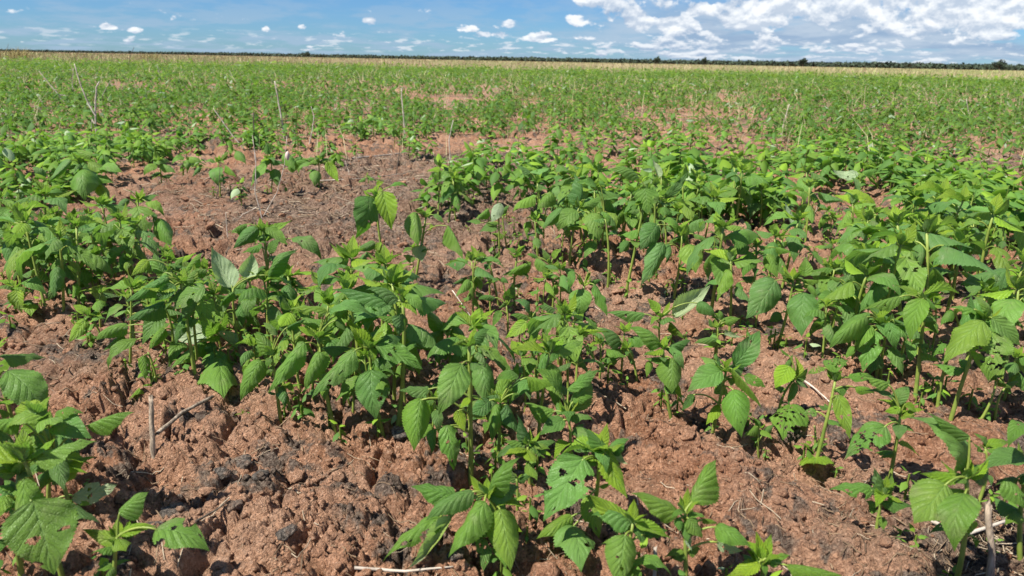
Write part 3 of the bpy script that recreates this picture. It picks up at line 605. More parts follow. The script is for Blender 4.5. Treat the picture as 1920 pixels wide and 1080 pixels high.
[[-0.024,1.4713,0.0483],[-0.0394,1.4549,0.0169],0.5,""]],"shaded small seedling left of the middle gap cluster"],
[[-0.0454,1.5704,0.0],[-0.0502,1.5704,0.0833],1,[[[-0.0502,1.5704,0.086],[-0.0636,1.5753,0.0953],0.6,""],
[[-0.0449,1.5706,0.0806],[-0.0266,1.5713,0.0862],0.6,""]],"thin seedling at the left of the middle gap cluster"],
[[0.2326,1.2451,0.0],[0.2084,1.2451,0.0576],1,[[[0.2004,1.2489,0.0663],[0.145,1.2492,0.0924],0.62,"d"],
[[0.1934,1.2428,0.0341],[0.1586,1.2407,0.0308],0.46,""],
[[0.2043,1.2407,0.0616],[0.1956,1.2378,0.058],0.5,"y"],
[[0.1541,1.2457,0.095],[0.1302,1.2498,0.1156],0.6,"h"]],"thin bent seedling with two leaves on the brink of the furrow right of centre"],
[[0.276,1.1046,0.0],[0.244,1.1046,0.1135],3,[[[0.2405,1.108,0.1173],[0.1866,1.1158,0.144],0.52,""],
[[0.2543,1.0858,0.1056],[0.2528,1.0567,0.0575],0.82,""],
[[0.2473,1.1049,0.1129],[0.2889,1.1123,0.1264],0.5,"d"],
[[0.2334,1.1022,0.1051],[0.211,1.0989,0.1031],0.55,""],
[[0.2514,1.0914,0.1218],[0.2715,1.0736,0.0897],0.4,""],
[[0.2222,1.096,0.0964],[0.2165,1.0838,0.0726],0.5,""]],"seedling right of centre with a flat leaf left and a diamond shaped leaf in front"],
[[0.3227,1.0683,0.0],[0.3369,1.0683,0.0933],3,[[[0.3272,1.0597,0.0969],[0.2745,1.0504,0.0637],0.72,""],
[[0.3506,1.0749,0.0987],[0.3934,1.1019,0.1496],0.55,"d"],
[[0.3461,1.0485,0.0706],[0.3506,1.0014,0.013],0.64,""],
[[0.341,1.0539,0.1039],[0.3834,1.0253,0.0506],0.14,""],
[[0.3286,1.0717,0.0997],[0.3242,1.0773,0.1134],0.5,"d"],
[[0.288,1.0628,0.0547],[0.2698,1.0539,0.0298],0.5,"d"],
[[0.3645,1.0658,0.0864],[0.3968,1.055,0.0721],0.6,"h"]],"seedling right of centre with one leaf raised right and one big leaf hanging"],
[[0.3978,1.3352,0.0],[0.3958,1.3352,0.0694],3,[[[0.4024,1.3356,0.0847],[0.3962,1.3407,0.1021],0.6,""],
[[0.4077,1.3357,0.0796],[0.4374,1.3377,0.087],0.55,""],
[[0.3885,1.3377,0.0683],[0.3766,1.3418,0.0854],0.5,""],
[[0.4068,1.33,0.0578],[0.4427,1.3247,0.0537],0.3,"uh"],
[[0.403,1.3339,0.0425],[0.3515,1.3323,0.0351],0.4,""]],"small crisp seedling behind the furrow right of centre"],
[[0.3129,1.4391,0.0],[0.3072,1.4391,0.0516],2,[[[0.2749,1.4407,0.057],[0.1911,1.4524,0.0539],0.3,""],
[[0.3048,1.4412,0.0647],[0.2778,1.4449,0.0898],0.65,"y"],
[[0.335,1.4478,0.0491],[0.4146,1.4796,0.1107],0.42,"u"],
[[0.3776,1.4292,0.0872],[0.4116,1.4184,0.0602],0.7,""],
[[0.3247,1.4291,0.0445],[0.3516,1.4138,0.0142],0.4,""]],"seedling right of centre waving one pale leaf up to the right"],
[[0.4448,1.1085,0.0],[0.4638,1.1085,0.0666],2,[[[0.4441,1.0945,0.0928],[0.4195,1.076,0.0614],0.85,"y"],
[[0.4605,1.1011,0.061],[0.4478,1.086,0.0278],0.4,""],
[[0.4543,1.0892,0.0279],[0.4105,0.9961,0.0129],0.62,"l"],
[[0.4467,1.1102,0.0774],[0.4575,1.1194,0.1031],0.4,""],
[[0.4484,1.1095,0.1041],[0.4327,1.1144,0.1134],0.3,""]],"ragged seedling with lacy yellow green leaves over the clean ridge"],
[[0.4577,0.9832,0.0],[0.4688,0.9832,0.1172],3,[[[0.4507,0.9852,0.1395],[0.4882,0.9931,0.1448],0.8,"l"],
[[0.4482,0.979,0.1395],[0.4223,0.9712,0.132],0.5,"l"],
[[0.4867,0.9833,0.1222],[0.5264,0.9887,0.1212],0.42,"h"],
[[0.4665,0.9642,0.1043],[0.4785,0.9332,0.0501],0.4,"h"],
[[0.4474,0.9813,0.0691],[0.4267,0.9808,0.0627],0.8,"l"],
[[0.4977,0.9822,0.1077],[0.526,0.9781,0.0995],0.5,""],
[[0.4717,0.9841,0.1247],[0.4601,0.9924,0.1445],0.5,""]],"yellow topped seedling with tattered hanging leaves right of the clean ridge"],
[[0.3894,1.0215,0.0],[0.3819,1.0215,0.0199],1,[[[0.3772,1.0166,0.0252],[0.3552,1.0066,0.0131],0.6,""],
[[0.3858,1.025,0.0181],[0.3744,1.0273,0.0338],0.6,""],
[[0.3917,1.0234,0.0076],[0.4057,1.0251,0.0242],0.6,""]],"tiny seedling below the ragged lacy one"],
[[0.464,1.001,0.0],[0.4568,1.001,0.0198],0,[[[0.4635,1.0033,-0.0063],[0.4393,0.9814,0.0129],0.7,"y"],
[[0.4623,0.9944,-0.0063],[0.4305,0.9299,0.0132],0.7,"y"],
[[0.4686,1.002,0.0021],[0.4745,0.9872,0.0129],0.5,""]],"tiny seedling with pale seed leaves at the foot of the yellow topped plant"],
[[0.534,0.9158,0.0],[0.5325,0.9158,0.0973],3,[[[0.5068,0.9008,0.089],[0.4482,0.8804,0.0478],0.62,"l"],
[[0.5282,0.9119,0.1112],[0.5071,0.9112,0.1047],0.65,"y"],
[[0.5328,0.91,0.1184],[0.5461,0.9028,0.1083],0.65,"y"],
[[0.5246,0.9198,0.1134],[0.5458,0.933,0.1329],0.7,""],
[[0.5191,0.9171,0.123],[0.4742,0.926,0.1263],0.36,"d"],
[[0.5102,0.916,0.1427],[0.4667,0.918,0.1519],0.4,""]],"thick stemmed seedling at the lower right with a sieve like chewed leaf"],
[[0.4501,0.775,0.0],[0.4497,0.775,0.0641],3,[[[0.4346,0.775,0.0676],[0.3846,0.7816,0.0632],0.5,"h"],
[[0.4438,0.7704,0.0555],[0.4776,0.7607,0.0549],0.55,"d"],
[[0.4525,0.7798,0.0611],[0.4344,0.7864,0.0945],0.75,"d"],
[[0.4476,0.7751,0.064],[0.4388,0.7803,0.0708],0.6,"y"],
[[0.4479,0.7663,0.0364],[0.4462,0.7571,0.0141],0.75,""],
[[0.456,0.7783,0.0698],[0.4602,0.785,0.0837],0.5,""]],"short seedling at the lower right holding a holed oval leaf out to the left"],
[[0.5026,0.6999,0.0],[0.4902,0.6999,0.1314],3,[[[0.4908,0.7081,0.1402],[0.4329,0.7328,0.1863],0.58,""],
[[0.4862,0.7016,0.1786],[0.4384,0.7098,0.204],0.32,""],
[[0.4864,0.7006,0.1343],[0.4408,0.7017,0.1354],0.4,"y"],
[[0.4597,0.6853,0.133],[0.4163,0.6566,0.1034],0.9,""],
[[0.4753,0.6759,0.128],[0.4525,0.6391,0.0834],0.68,""],
[[0.4882,0.697,0.1331],[0.4727,0.6928,0.1286],0.5,""],
[[0.4946,0.7018,0.1349],[0.5049,0.7048,0.1424],0.5,""],
[[0.5127,0.6999,0.0592],[0.5128,0.6932,0.0497],0.6,""]],"biggest seedling of the lower right corner with broad leaves spread in all directions"],
[[0.6512,0.9006,0.0],[0.647,0.9006,0.058],1,[[[0.6481,0.903,0.0596],[0.6835,0.9089,0.0634],0.5,"y"],
[[0.6507,0.9036,0.0587],[0.6348,0.9124,0.0747],0.4,""],
[[0.6478,0.9037,0.0506],[0.6307,0.9097,0.0641],0.3,""]],"seedling with a glowing yellow leaf behind the biggest lower right plant"],
[[0.6402,0.7752,0.0],[0.6116,0.7752,0.1079],2,[[[0.6007,0.7698,0.1207],[0.5408,0.7567,0.1063],0.5,"d"],
[[0.578,0.763,0.0946],[0.6004,0.7465,0.0632],0.7,"h"],
[[0.5881,0.7624,0.1655],[0.5598,0.7442,0.144],0.6,""],
[[0.5996,0.7711,0.09],[0.5684,0.7619,0.0851],0.4,"d"],
[[0.6074,0.7678,0.1244],[0.6183,0.7537,0.1011],0.6,""]],"seedling cut by the right edge with a wide dark leaf pointing into the picture"],
[[0.7274,1.1101,0.0],[0.75,1.1101,0.1721],3,[[[0.7328,1.0873,0.1767],[0.6675,1.0606,0.113],0.58,""],
[[0.7492,1.0844,0.1603],[0.7414,1.0585,0.0883],0.85,"hl"],
[[0.7489,1.0929,0.1807],[0.7909,1.0759,0.1408],0.55,""],
[[0.7597,1.1149,0.1759],[0.7352,1.1311,0.205],0.42,""],
[[0.7441,1.113,0.1789],[0.6952,1.126,0.1841],0.5,"h"],
[[0.7323,1.1146,0.1861],[0.7292,1.1255,0.2088],0.4,""]],"tall leaning seedling at the right with a torn ribbed leaf hanging by the edge"],
[[0.693,1.1527,0.0],[0.6759,1.1527,0.1829],3,[[[0.657,1.1317,0.198],[0.6353,1.1032,0.1323],0.55,""],
[[0.663,1.1545,0.1997],[0.6237,1.1554,0.2135],0.45,"y"],
[[0.6743,1.1536,0.1989],[0.7345,1.162,0.1987],0.28,"y"],
[[0.6746,1.1472,0.1928],[0.6879,1.1419,0.1745],0.6,""],
[[0.6286,1.1417,0.1977],[0.5632,1.128,0.1768],0.32,""],
[[0.678,1.1439,0.1144],[0.6987,1.1328,0.097],0.6,"l"],
[[0.6753,1.1526,0.111],[0.6907,1.1487,0.1016],0.5,"h"]],"tall straight seedling in the front edge of the right hand stand"],
[[0.6834,1.2784,0.0],[0.6727,1.2784,0.1018],2,[[[0.6549,1.2572,0.097],[0.6342,1.233,0.0243],0.62,"h"],
[[0.6372,1.2582,0.122],[0.5641,1.2272,0.0698],0.46,""],
[[0.6517,1.2648,0.1033],[0.6191,1.2461,0.0579],0.5,""],
[[0.6708,1.2758,0.1058],[0.6469,1.275,0.0994],0.5,""],
[[0.6466,1.2679,0.1263],[0.5946,1.2629,0.0967],0.4,""]],"seedling with jagged hanging leaves at the front of the right hand stand"],
[[0.7025,1.2793,0.0],[0.6919,1.2793,0.1018],1,[[[0.6919,1.2615,0.0624],[0.7077,1.2319,0.0158],0.56,"h"],
[[0.686,1.2571,0.1188],[0.7243,1.2206,0.0416],0.36,"d"],
[[0.6884,1.2783,0.1113],[0.7214,1.2707,0.1071],0.4,"d"],
[[0.6807,1.2621,0.1109],[0.6908,1.2431,0.0636],0.5,""]],"seedling with a dark drooping strap shaped leaf at the front of the stand"],
[[0.6872,1.4866,0.0],[0.6987,1.4866,0.115],2,[[[0.691,1.4691,0.1167],[0.6835,1.4309,0.0624],0.9,""],
[[0.6883,1.4888,0.1245],[0.6626,1.4941,0.1293],0.5,""],
[[0.7035,1.4827,0.1197],[0.7449,1.4808,0.109],0.45,""],
[[0.7355,1.4822,0.0997],[0.7442,1.4743,0.0851],0.5,"y"],
[[0.688,1.4776,0.0266],[0.6809,1.4395,0.0125],0.5,""]],"seedling with a big round ribbed leaf facing front in the right hand stand"],
[[0.7233,1.136,0.0],[0.7309,1.136,0.1407],1,[[[0.7254,1.1322,0.1447],[0.7428,1.1227,0.1323],0.5,""],
[[0.7091,1.1273,0.1216],[0.6873,1.1226,0.1009],0.6,"h"],
[[0.704,1.1252,0.1819],[0.6805,1.1074,0.161],0.5,""]],"yellow stemmed seedling between the two tallest at the right"],
[[0.7596,1.0974,0.0],[0.7806,1.0974,0.0722],0,[[[0.7846,1.1003,0.0737],[0.7604,1.1084,0.0918],0.4,""],
[[0.7775,1.0903,0.078],[0.7959,1.0797,0.0668],0.3,""]],"slanting seedling at the right whose stem leans toward the edge"],
[[0.8051,1.1048,0.0],[0.8036,1.1048,0.0581],1,[[[0.8032,1.1058,0.0627],[0.8256,1.1077,0.0657],0.5,"d"],
[[0.8011,1.107,0.0641],[0.7915,1.1118,0.0729],0.4,""],
[[0.8012,1.1016,0.0596],[0.8083,1.0942,0.052],0.4,""]],"tiny seedling at the right under the torn ribbed leaf"],
[[0.5572,1.6562,0.0],[0.559,1.6562,0.1556],4,[[[0.543,1.6554,0.1519],[0.4856,1.6536,0.1403],0.62,""],
[[0.5422,1.6429,0.1429],[0.5228,1.6134,0.0891],0.62,""],
[[0.5874,1.6445,0.1379],[0.605,1.6231,0.0863],0.62,""],
[[0.5433,1.6605,0.1755],[0.5273,1.6678,0.2066],0.6,"d"],
[[0.5186,1.6544,0.1974],[0.4732,1.6519,0.1911],0.6,""],
[[0.6018,1.6506,0.1518],[0.6361,1.6405,0.1429],0.5,""],
[[0.5238,1.645,0.0691],[0.5309,1.6288,0.0431],0.6,""]],"seedling with a tight curly crown in the middle of the right hand stand"],
[[0.5497,1.4396,0.0],[0.5692,1.4396,0.138],4,[[[0.5254,1.4188,0.1419],[0.4598,1.3729,0.0741],0.66,"d"],
[[0.585,1.4171,0.1168],[0.5719,1.3663,0.0411],0.72,""],
[[0.5857,1.4385,0.1373],[0.6225,1.4379,0.1328],0.5,""],
[[0.5918,1.4447,0.1424],[0.5958,1.4613,0.1785],0.8,""],
[[0.5678,1.4431,0.1383],[0.5396,1.4529,0.1513],0.5,""],
[[0.5518,1.4383,0.0654],[0.528,1.4316,0.0477],0.8,"d"],
[[0.5976,1.4293,0.1295],[0.6102,1.414,0.1075],0.5,""]],"large seedling in the stand with broad leaves hanging on both sides of its stems"],
[[0.5481,1.5408,0.0],[0.551,1.5408,0.0479],0,[[[0.555,1.541,0.0508],[0.5372,1.5411,0.0593],0.5,"d"],
[[0.5528,1.5418,0.0476],[0.5665,1.5447,0.0587],0.5,"d"]],"short stemmed seedling below the two broad hanging leaves"],
[[0.4299,1.4408,0.0],[0.4275,1.4408,0.0509],3,[[[0.4283,1.4434,0.05],[0.4284,1.4493,0.0647],0.6,""],
[[0.4321,1.4409,0.0453],[0.4681,1.444,0.0505],0.5,""],
[[0.4252,1.441,0.0479],[0.4094,1.442,0.0501],0.5,""],
[[0.4403,1.4388,0.0237],[0.468,1.4306,0.016],0.5,"uh"]],"small upright seedling just in front of the right hand stand"],
[[0.7825,2.0896,0.0],[0.7776,2.0896,0.0691],1,[[[0.8046,2.097,0.1164],[0.7821,2.1143,0.1752],0.3,"u"],
[[0.7586,2.0934,0.083],[0.7362,2.0994,0.1002],0.4,"y"],
[[0.7788,2.0905,0.0917],[0.7944,2.0953,0.0985],0.4,"y"]],"seedling in the right hand stand with a folded white leaf standing upright"],
[[1.1363,2.2371,0.0],[1.1158,2.2371,0.077],3,[[[1.1558,2.2127,0.0971],[1.1679,2.1761,0.0122],0.85,"h"],
[[1.0946,2.2392,0.1164],[1.0216,2.2445,0.1458],0.5,"y"],
[[1.0572,2.2226,0.1071],[1.0154,2.2008,0.0632],0.6,""],
[[1.1285,2.2415,0.0844],[1.174,2.2535,0.1069],0.5,""],
[[1.12,2.2403,0.1086],[1.1507,2.2504,0.1431],0.7,""]],"thick stemmed seedling deep in the right part of the stand"],
[[0.1549,1.9561,0.0],[0.1752,1.9561,0.1795],2,[[[0.176,1.9659,0.1796],[0.1564,1.9931,0.2636],0.42,"d"],
[[0.1675,1.9421,0.1735],[0.1202,1.9254,0.1188],0.72,""],
[[0.2051,1.9342,0.1681],[0.2276,1.8962,0.0966],0.7,"h"],
[[0.1832,1.9592,0.1783],[0.2508,1.9762,0.2063],0.42,""],
[[0.1323,1.9414,0.1776],[0.0748,1.908,0.1288],0.42,"d"],
[[0.2209,1.9456,0.0885],[0.1919,1.9222,0.0462],0.65,""],
[[0.1766,1.9483,0.1343],[0.1342,1.9325,0.1135],0.5,"h"]],"seedling at the front left of the stand with one dark leaf pointing straight up"],
[[0.0751,2.1389,0.0],[0.0682,2.1389,0.2139],4,[[[0.0607,2.1275,0.1739],[-0.0015,2.1,0.134],0.62,""],
[[0.1108,2.1259,0.1877],[0.0677,2.1147,0.1366],0.8,""],
[[0.0469,2.1428,0.2419],[0.0009,2.1474,0.2611],0.6,"d"],
[[0.0846,2.1396,0.2224],[0.1215,2.1407,0.2353],0.5,""],
[[0.0672,2.1275,0.0894],[0.0887,2.1189,0.0617],0.7,""],
[[0.0459,2.1271,0.1019],[0.0383,2.1135,0.062],0.6,""]],"seedling with a spiky yellow green crown at the left of the right hand stand"],
[[0.3958,1.739,0.0],[0.4065,1.739,0.1556],4,[[[0.4189,1.7185,0.1397],[0.432,1.6779,0.0788],0.85,""],
[[0.3998,1.7419,0.1612],[0.3459,1.7511,0.1905],0.5,""],
[[0.3576,1.7088,0.1443],[0.3016,1.6668,0.0514],0.46,"d"],
[[0.3417,1.7261,0.1853],[0.2978,1.6926,0.1281],0.75,"d"],
[[0.4325,1.7343,0.1608],[0.4697,1.7263,0.1458],0.4,""],
[[0.3742,1.7246,0.1373],[0.3621,1.698,0.0947],0.6,"d"]],"broad leaved seedling at the front of the stand with dark hanging leaves at left"],
[[0.2512,1.8658,0.0],[0.2345,1.8658,0.1681],1,[[[0.2251,1.8569,0.1883],[0.2442,1.8464,0.1501],0.4,""],
[[0.2689,1.8603,0.1325],[0.2432,1.8574,0.1252],0.6,"d"],
[[0.2086,1.8681,0.2483],[0.1575,1.8697,0.258],0.5,""],
[[0.2145,1.8628,0.2638],[0.2325,1.8562,0.2507],0.5,""]],"seedling with three bundled yellow stems in the front of the right hand stand"],
[[0.2773,1.7551,0.0],[0.3159,1.7551,0.2585],2,[[[0.3093,1.7401,0.2678],[0.3155,1.722,0.2098],1.05,"h"],
[[0.2966,1.7553,0.2906],[0.2256,1.7634,0.3034],0.42,""],
[[0.282,1.7501,0.1365],[0.2569,1.7331,0.1117],0.7,"d"],
[[0.3017,1.7539,0.2135],[0.2741,1.7503,0.2068],0.6,""]],"seedling with a crumpled round leaf at its top in the right hand stand"],
[[0.3624,1.9,0.0],[0.363,1.9,0.2497],1,[[[0.3774,1.9068,0.2703],[0.3564,1.928,0.3163],0.35,"u"],
[[0.3534,1.9027,0.2859],[0.3275,1.904,0.2926],0.5,"u"],
[[0.3703,1.8982,0.2464],[0.3449,1.893,0.2283],0.4,""],
[[0.3931,1.9085,0.2153],[0.4492,1.9205,0.2852],0.3,"d"]],"seedling carrying a curled whitish leaf tip above the right hand stand"],
[[1.1353,2.2406,0.0],[1.1044,2.2406,0.123],3,[[[1.1106,2.2485,0.1409],[1.0048,2.2634,0.1896],0.5,"y"],
[[1.1314,2.2136,0.096],[1.1606,2.1894,0.0135],0.6,""],
[[1.1631,2.2295,0.0821],[1.2143,2.213,0.0534],0.5,""],
[[1.0611,2.2281,0.1026],[1.0208,2.2102,0.067],0.6,""]],"seedling with a long glossy leaf raised left in the right part of the stand"],
[[1.3383,2.878,0.0],[1.3465,2.878,0.1264],1,[[[1.3362,2.8794,0.1522],[1.2342,2.894,0.1738],0.42,"u"],
[[1.3483,2.8786,0.1608],[1.4113,2.8833,0.1682],0.5,""],
[[1.3058,2.8539,0.1431],[1.289,2.8048,0.0688],0.5,"d"]],"seedling near the far side of the stand with one flat whitish leaf on top"],
[[1.4905,2.4111,0.0],[1.4881,2.4111,0.1021],3,[[[1.4891,2.4089,0.1203],[1.3963,2.4038,0.1018],0.42,"u"],
[[1.4734,2.3985,0.0806],[1.4267,2.3792,0.0542],0.6,""],
[[1.5142,2.4043,0.098],[1.5494,2.3935,0.0653],0.6,""]],"seedling at the right of the stand with a pale turned leaf beside its crown"],
[[0.2023,0.6838,0.0],[0.1891,0.6838,0.0957],3,[[[0.1957,0.6877,0.1024],[0.2221,0.7054,0.1451],0.62,""],
[[0.1835,0.688,0.0891],[0.1307,0.6905,0.1118],0.5,""],
[[0.1895,0.6739,0.0933],[0.2051,0.6681,0.0733],0.75,""],
[[0.1808,0.6792,0.0896],[0.1816,0.6711,0.0788],0.8,""],
[[0.2212,0.6797,0.08],[0.2566,0.6665,0.0655],0.62,""],
[[0.2258,0.6833,0.0582],[0.2536,0.6776,0.0517],0.6,"uh"],
[[0.1903,0.679,0.0698],[0.1955,0.6688,0.057],0.5,"uh"],
[[0.2074,0.6836,0.0853],[0.2254,0.6835,0.0784],0.35,""]],"seedling at the bottom right of centre with one leaf raised over the bare ridge"],
[[0.1373,0.6749,0.0],[0.1324,0.6749,0.086],3,[[[0.1315,0.6769,0.0819],[0.0853,0.6802,0.1157],0.45,"y"],
[[0.1339,0.6697,0.0879],[0.1713,0.6649,0.0749],0.42,"y"],
[[0.1219,0.6592,0.0824],[0.1117,0.6321,0.0399],0.72,"h"],
[[0.1457,0.6773,0.07],[0.1711,0.6795,0.0745],0.5,"d"]],"seedling at the bottom edge right of centre with bite marks along its front leaf"],
[[0.2791,0.6787,0.0],[0.2762,0.6787,0.0382],4,[[[0.2763,0.6828,0.0352],[0.2695,0.6911,0.0675],0.4,"y"],
[[0.2714,0.6745,0.0404],[0.2331,0.6639,0.0291],0.5,"y"],
[[0.2987,0.6703,0.0396],[0.3683,0.6672,0.021],0.36,""],
[[0.2789,0.6785,0.0423],[0.2961,0.6761,0.0388],0.5,"y"],
[[0.2719,0.6809,0.0403],[0.2581,0.6815,0.0508],0.6,"y"]],"seedling at the bottom edge with a spiky bright crown and a long leaf lying right"],
[[-1.5375,3.1936,0.0],[-1.5281,3.1936,0.1153],4,[[[-1.5316,3.1807,0.0941],[-1.5834,3.158,0.0508],0.6,""],
[[-1.517,3.185,0.0984],[-1.4504,3.1702,0.0629],0.6,""],
[[-1.5325,3.2001,0.103],[-1.5489,3.2105,0.1584],0.6,"y"]],"low bushy seedling at the back left of the bare strip"],
[[-1.5487,3.5038,0.0],[-1.542,3.5038,0.1055],4,[[[-1.5515,3.4924,0.0893],[-1.601,3.4651,0.0546],0.6,""],
[[-1.5257,3.4909,0.0899],[-1.4588,3.4728,0.0612],0.6,""],
[[-1.5384,3.4881,0.0776],[-1.527,3.4598,0.0269],0.7,""]],"low seedling behind the thin lone one on the bare strip"],
[[-1.0024,3.4877,0.0],[-1.01,3.4877,0.1123],4,[[[-1.0191,3.4798,0.0933],[-1.0575,3.4647,0.0524],0.6,""],
[[-0.9934,3.4787,0.0989],[-0.946,3.4615,0.0673],0.6,""],
[[-1.0079,3.4746,0.0892],[-1.0056,3.4524,0.0302],0.7,""]],"low seedling between the two rounder ones behind the bare strip"],
[[-1.0843,5.7596,0.0],[-1.071,5.7596,0.1398],4,[[[-1.0935,5.7444,0.1128],[-1.1746,5.7293,0.041],0.5,""],
[[-1.0437,5.7378,0.1142],[-0.9586,5.7005,0.0474],0.5,""]],"dark seedling standing behind the litter left of the centre"],
[[-0.653,3.2953,0.0],[-0.6557,3.2953,0.0524],2,[[[-0.6616,3.2864,0.0394],[-0.6926,3.2825,0.018],0.6,""],
[[-0.6485,3.2929,0.0411],[-0.6168,3.2854,0.0261],0.6,""]],"tiny seedling alone on the litter behind the tallest one"],
[[-1.228,2.0832,0.0],[-1.2192,2.0832,0.1104],4,[[[-1.2208,2.0689,0.0978],[-1.2612,2.0481,0.0551],0.6,""],
[[-1.2034,2.0704,0.0978],[-1.1609,2.0611,0.0618],0.6,""],
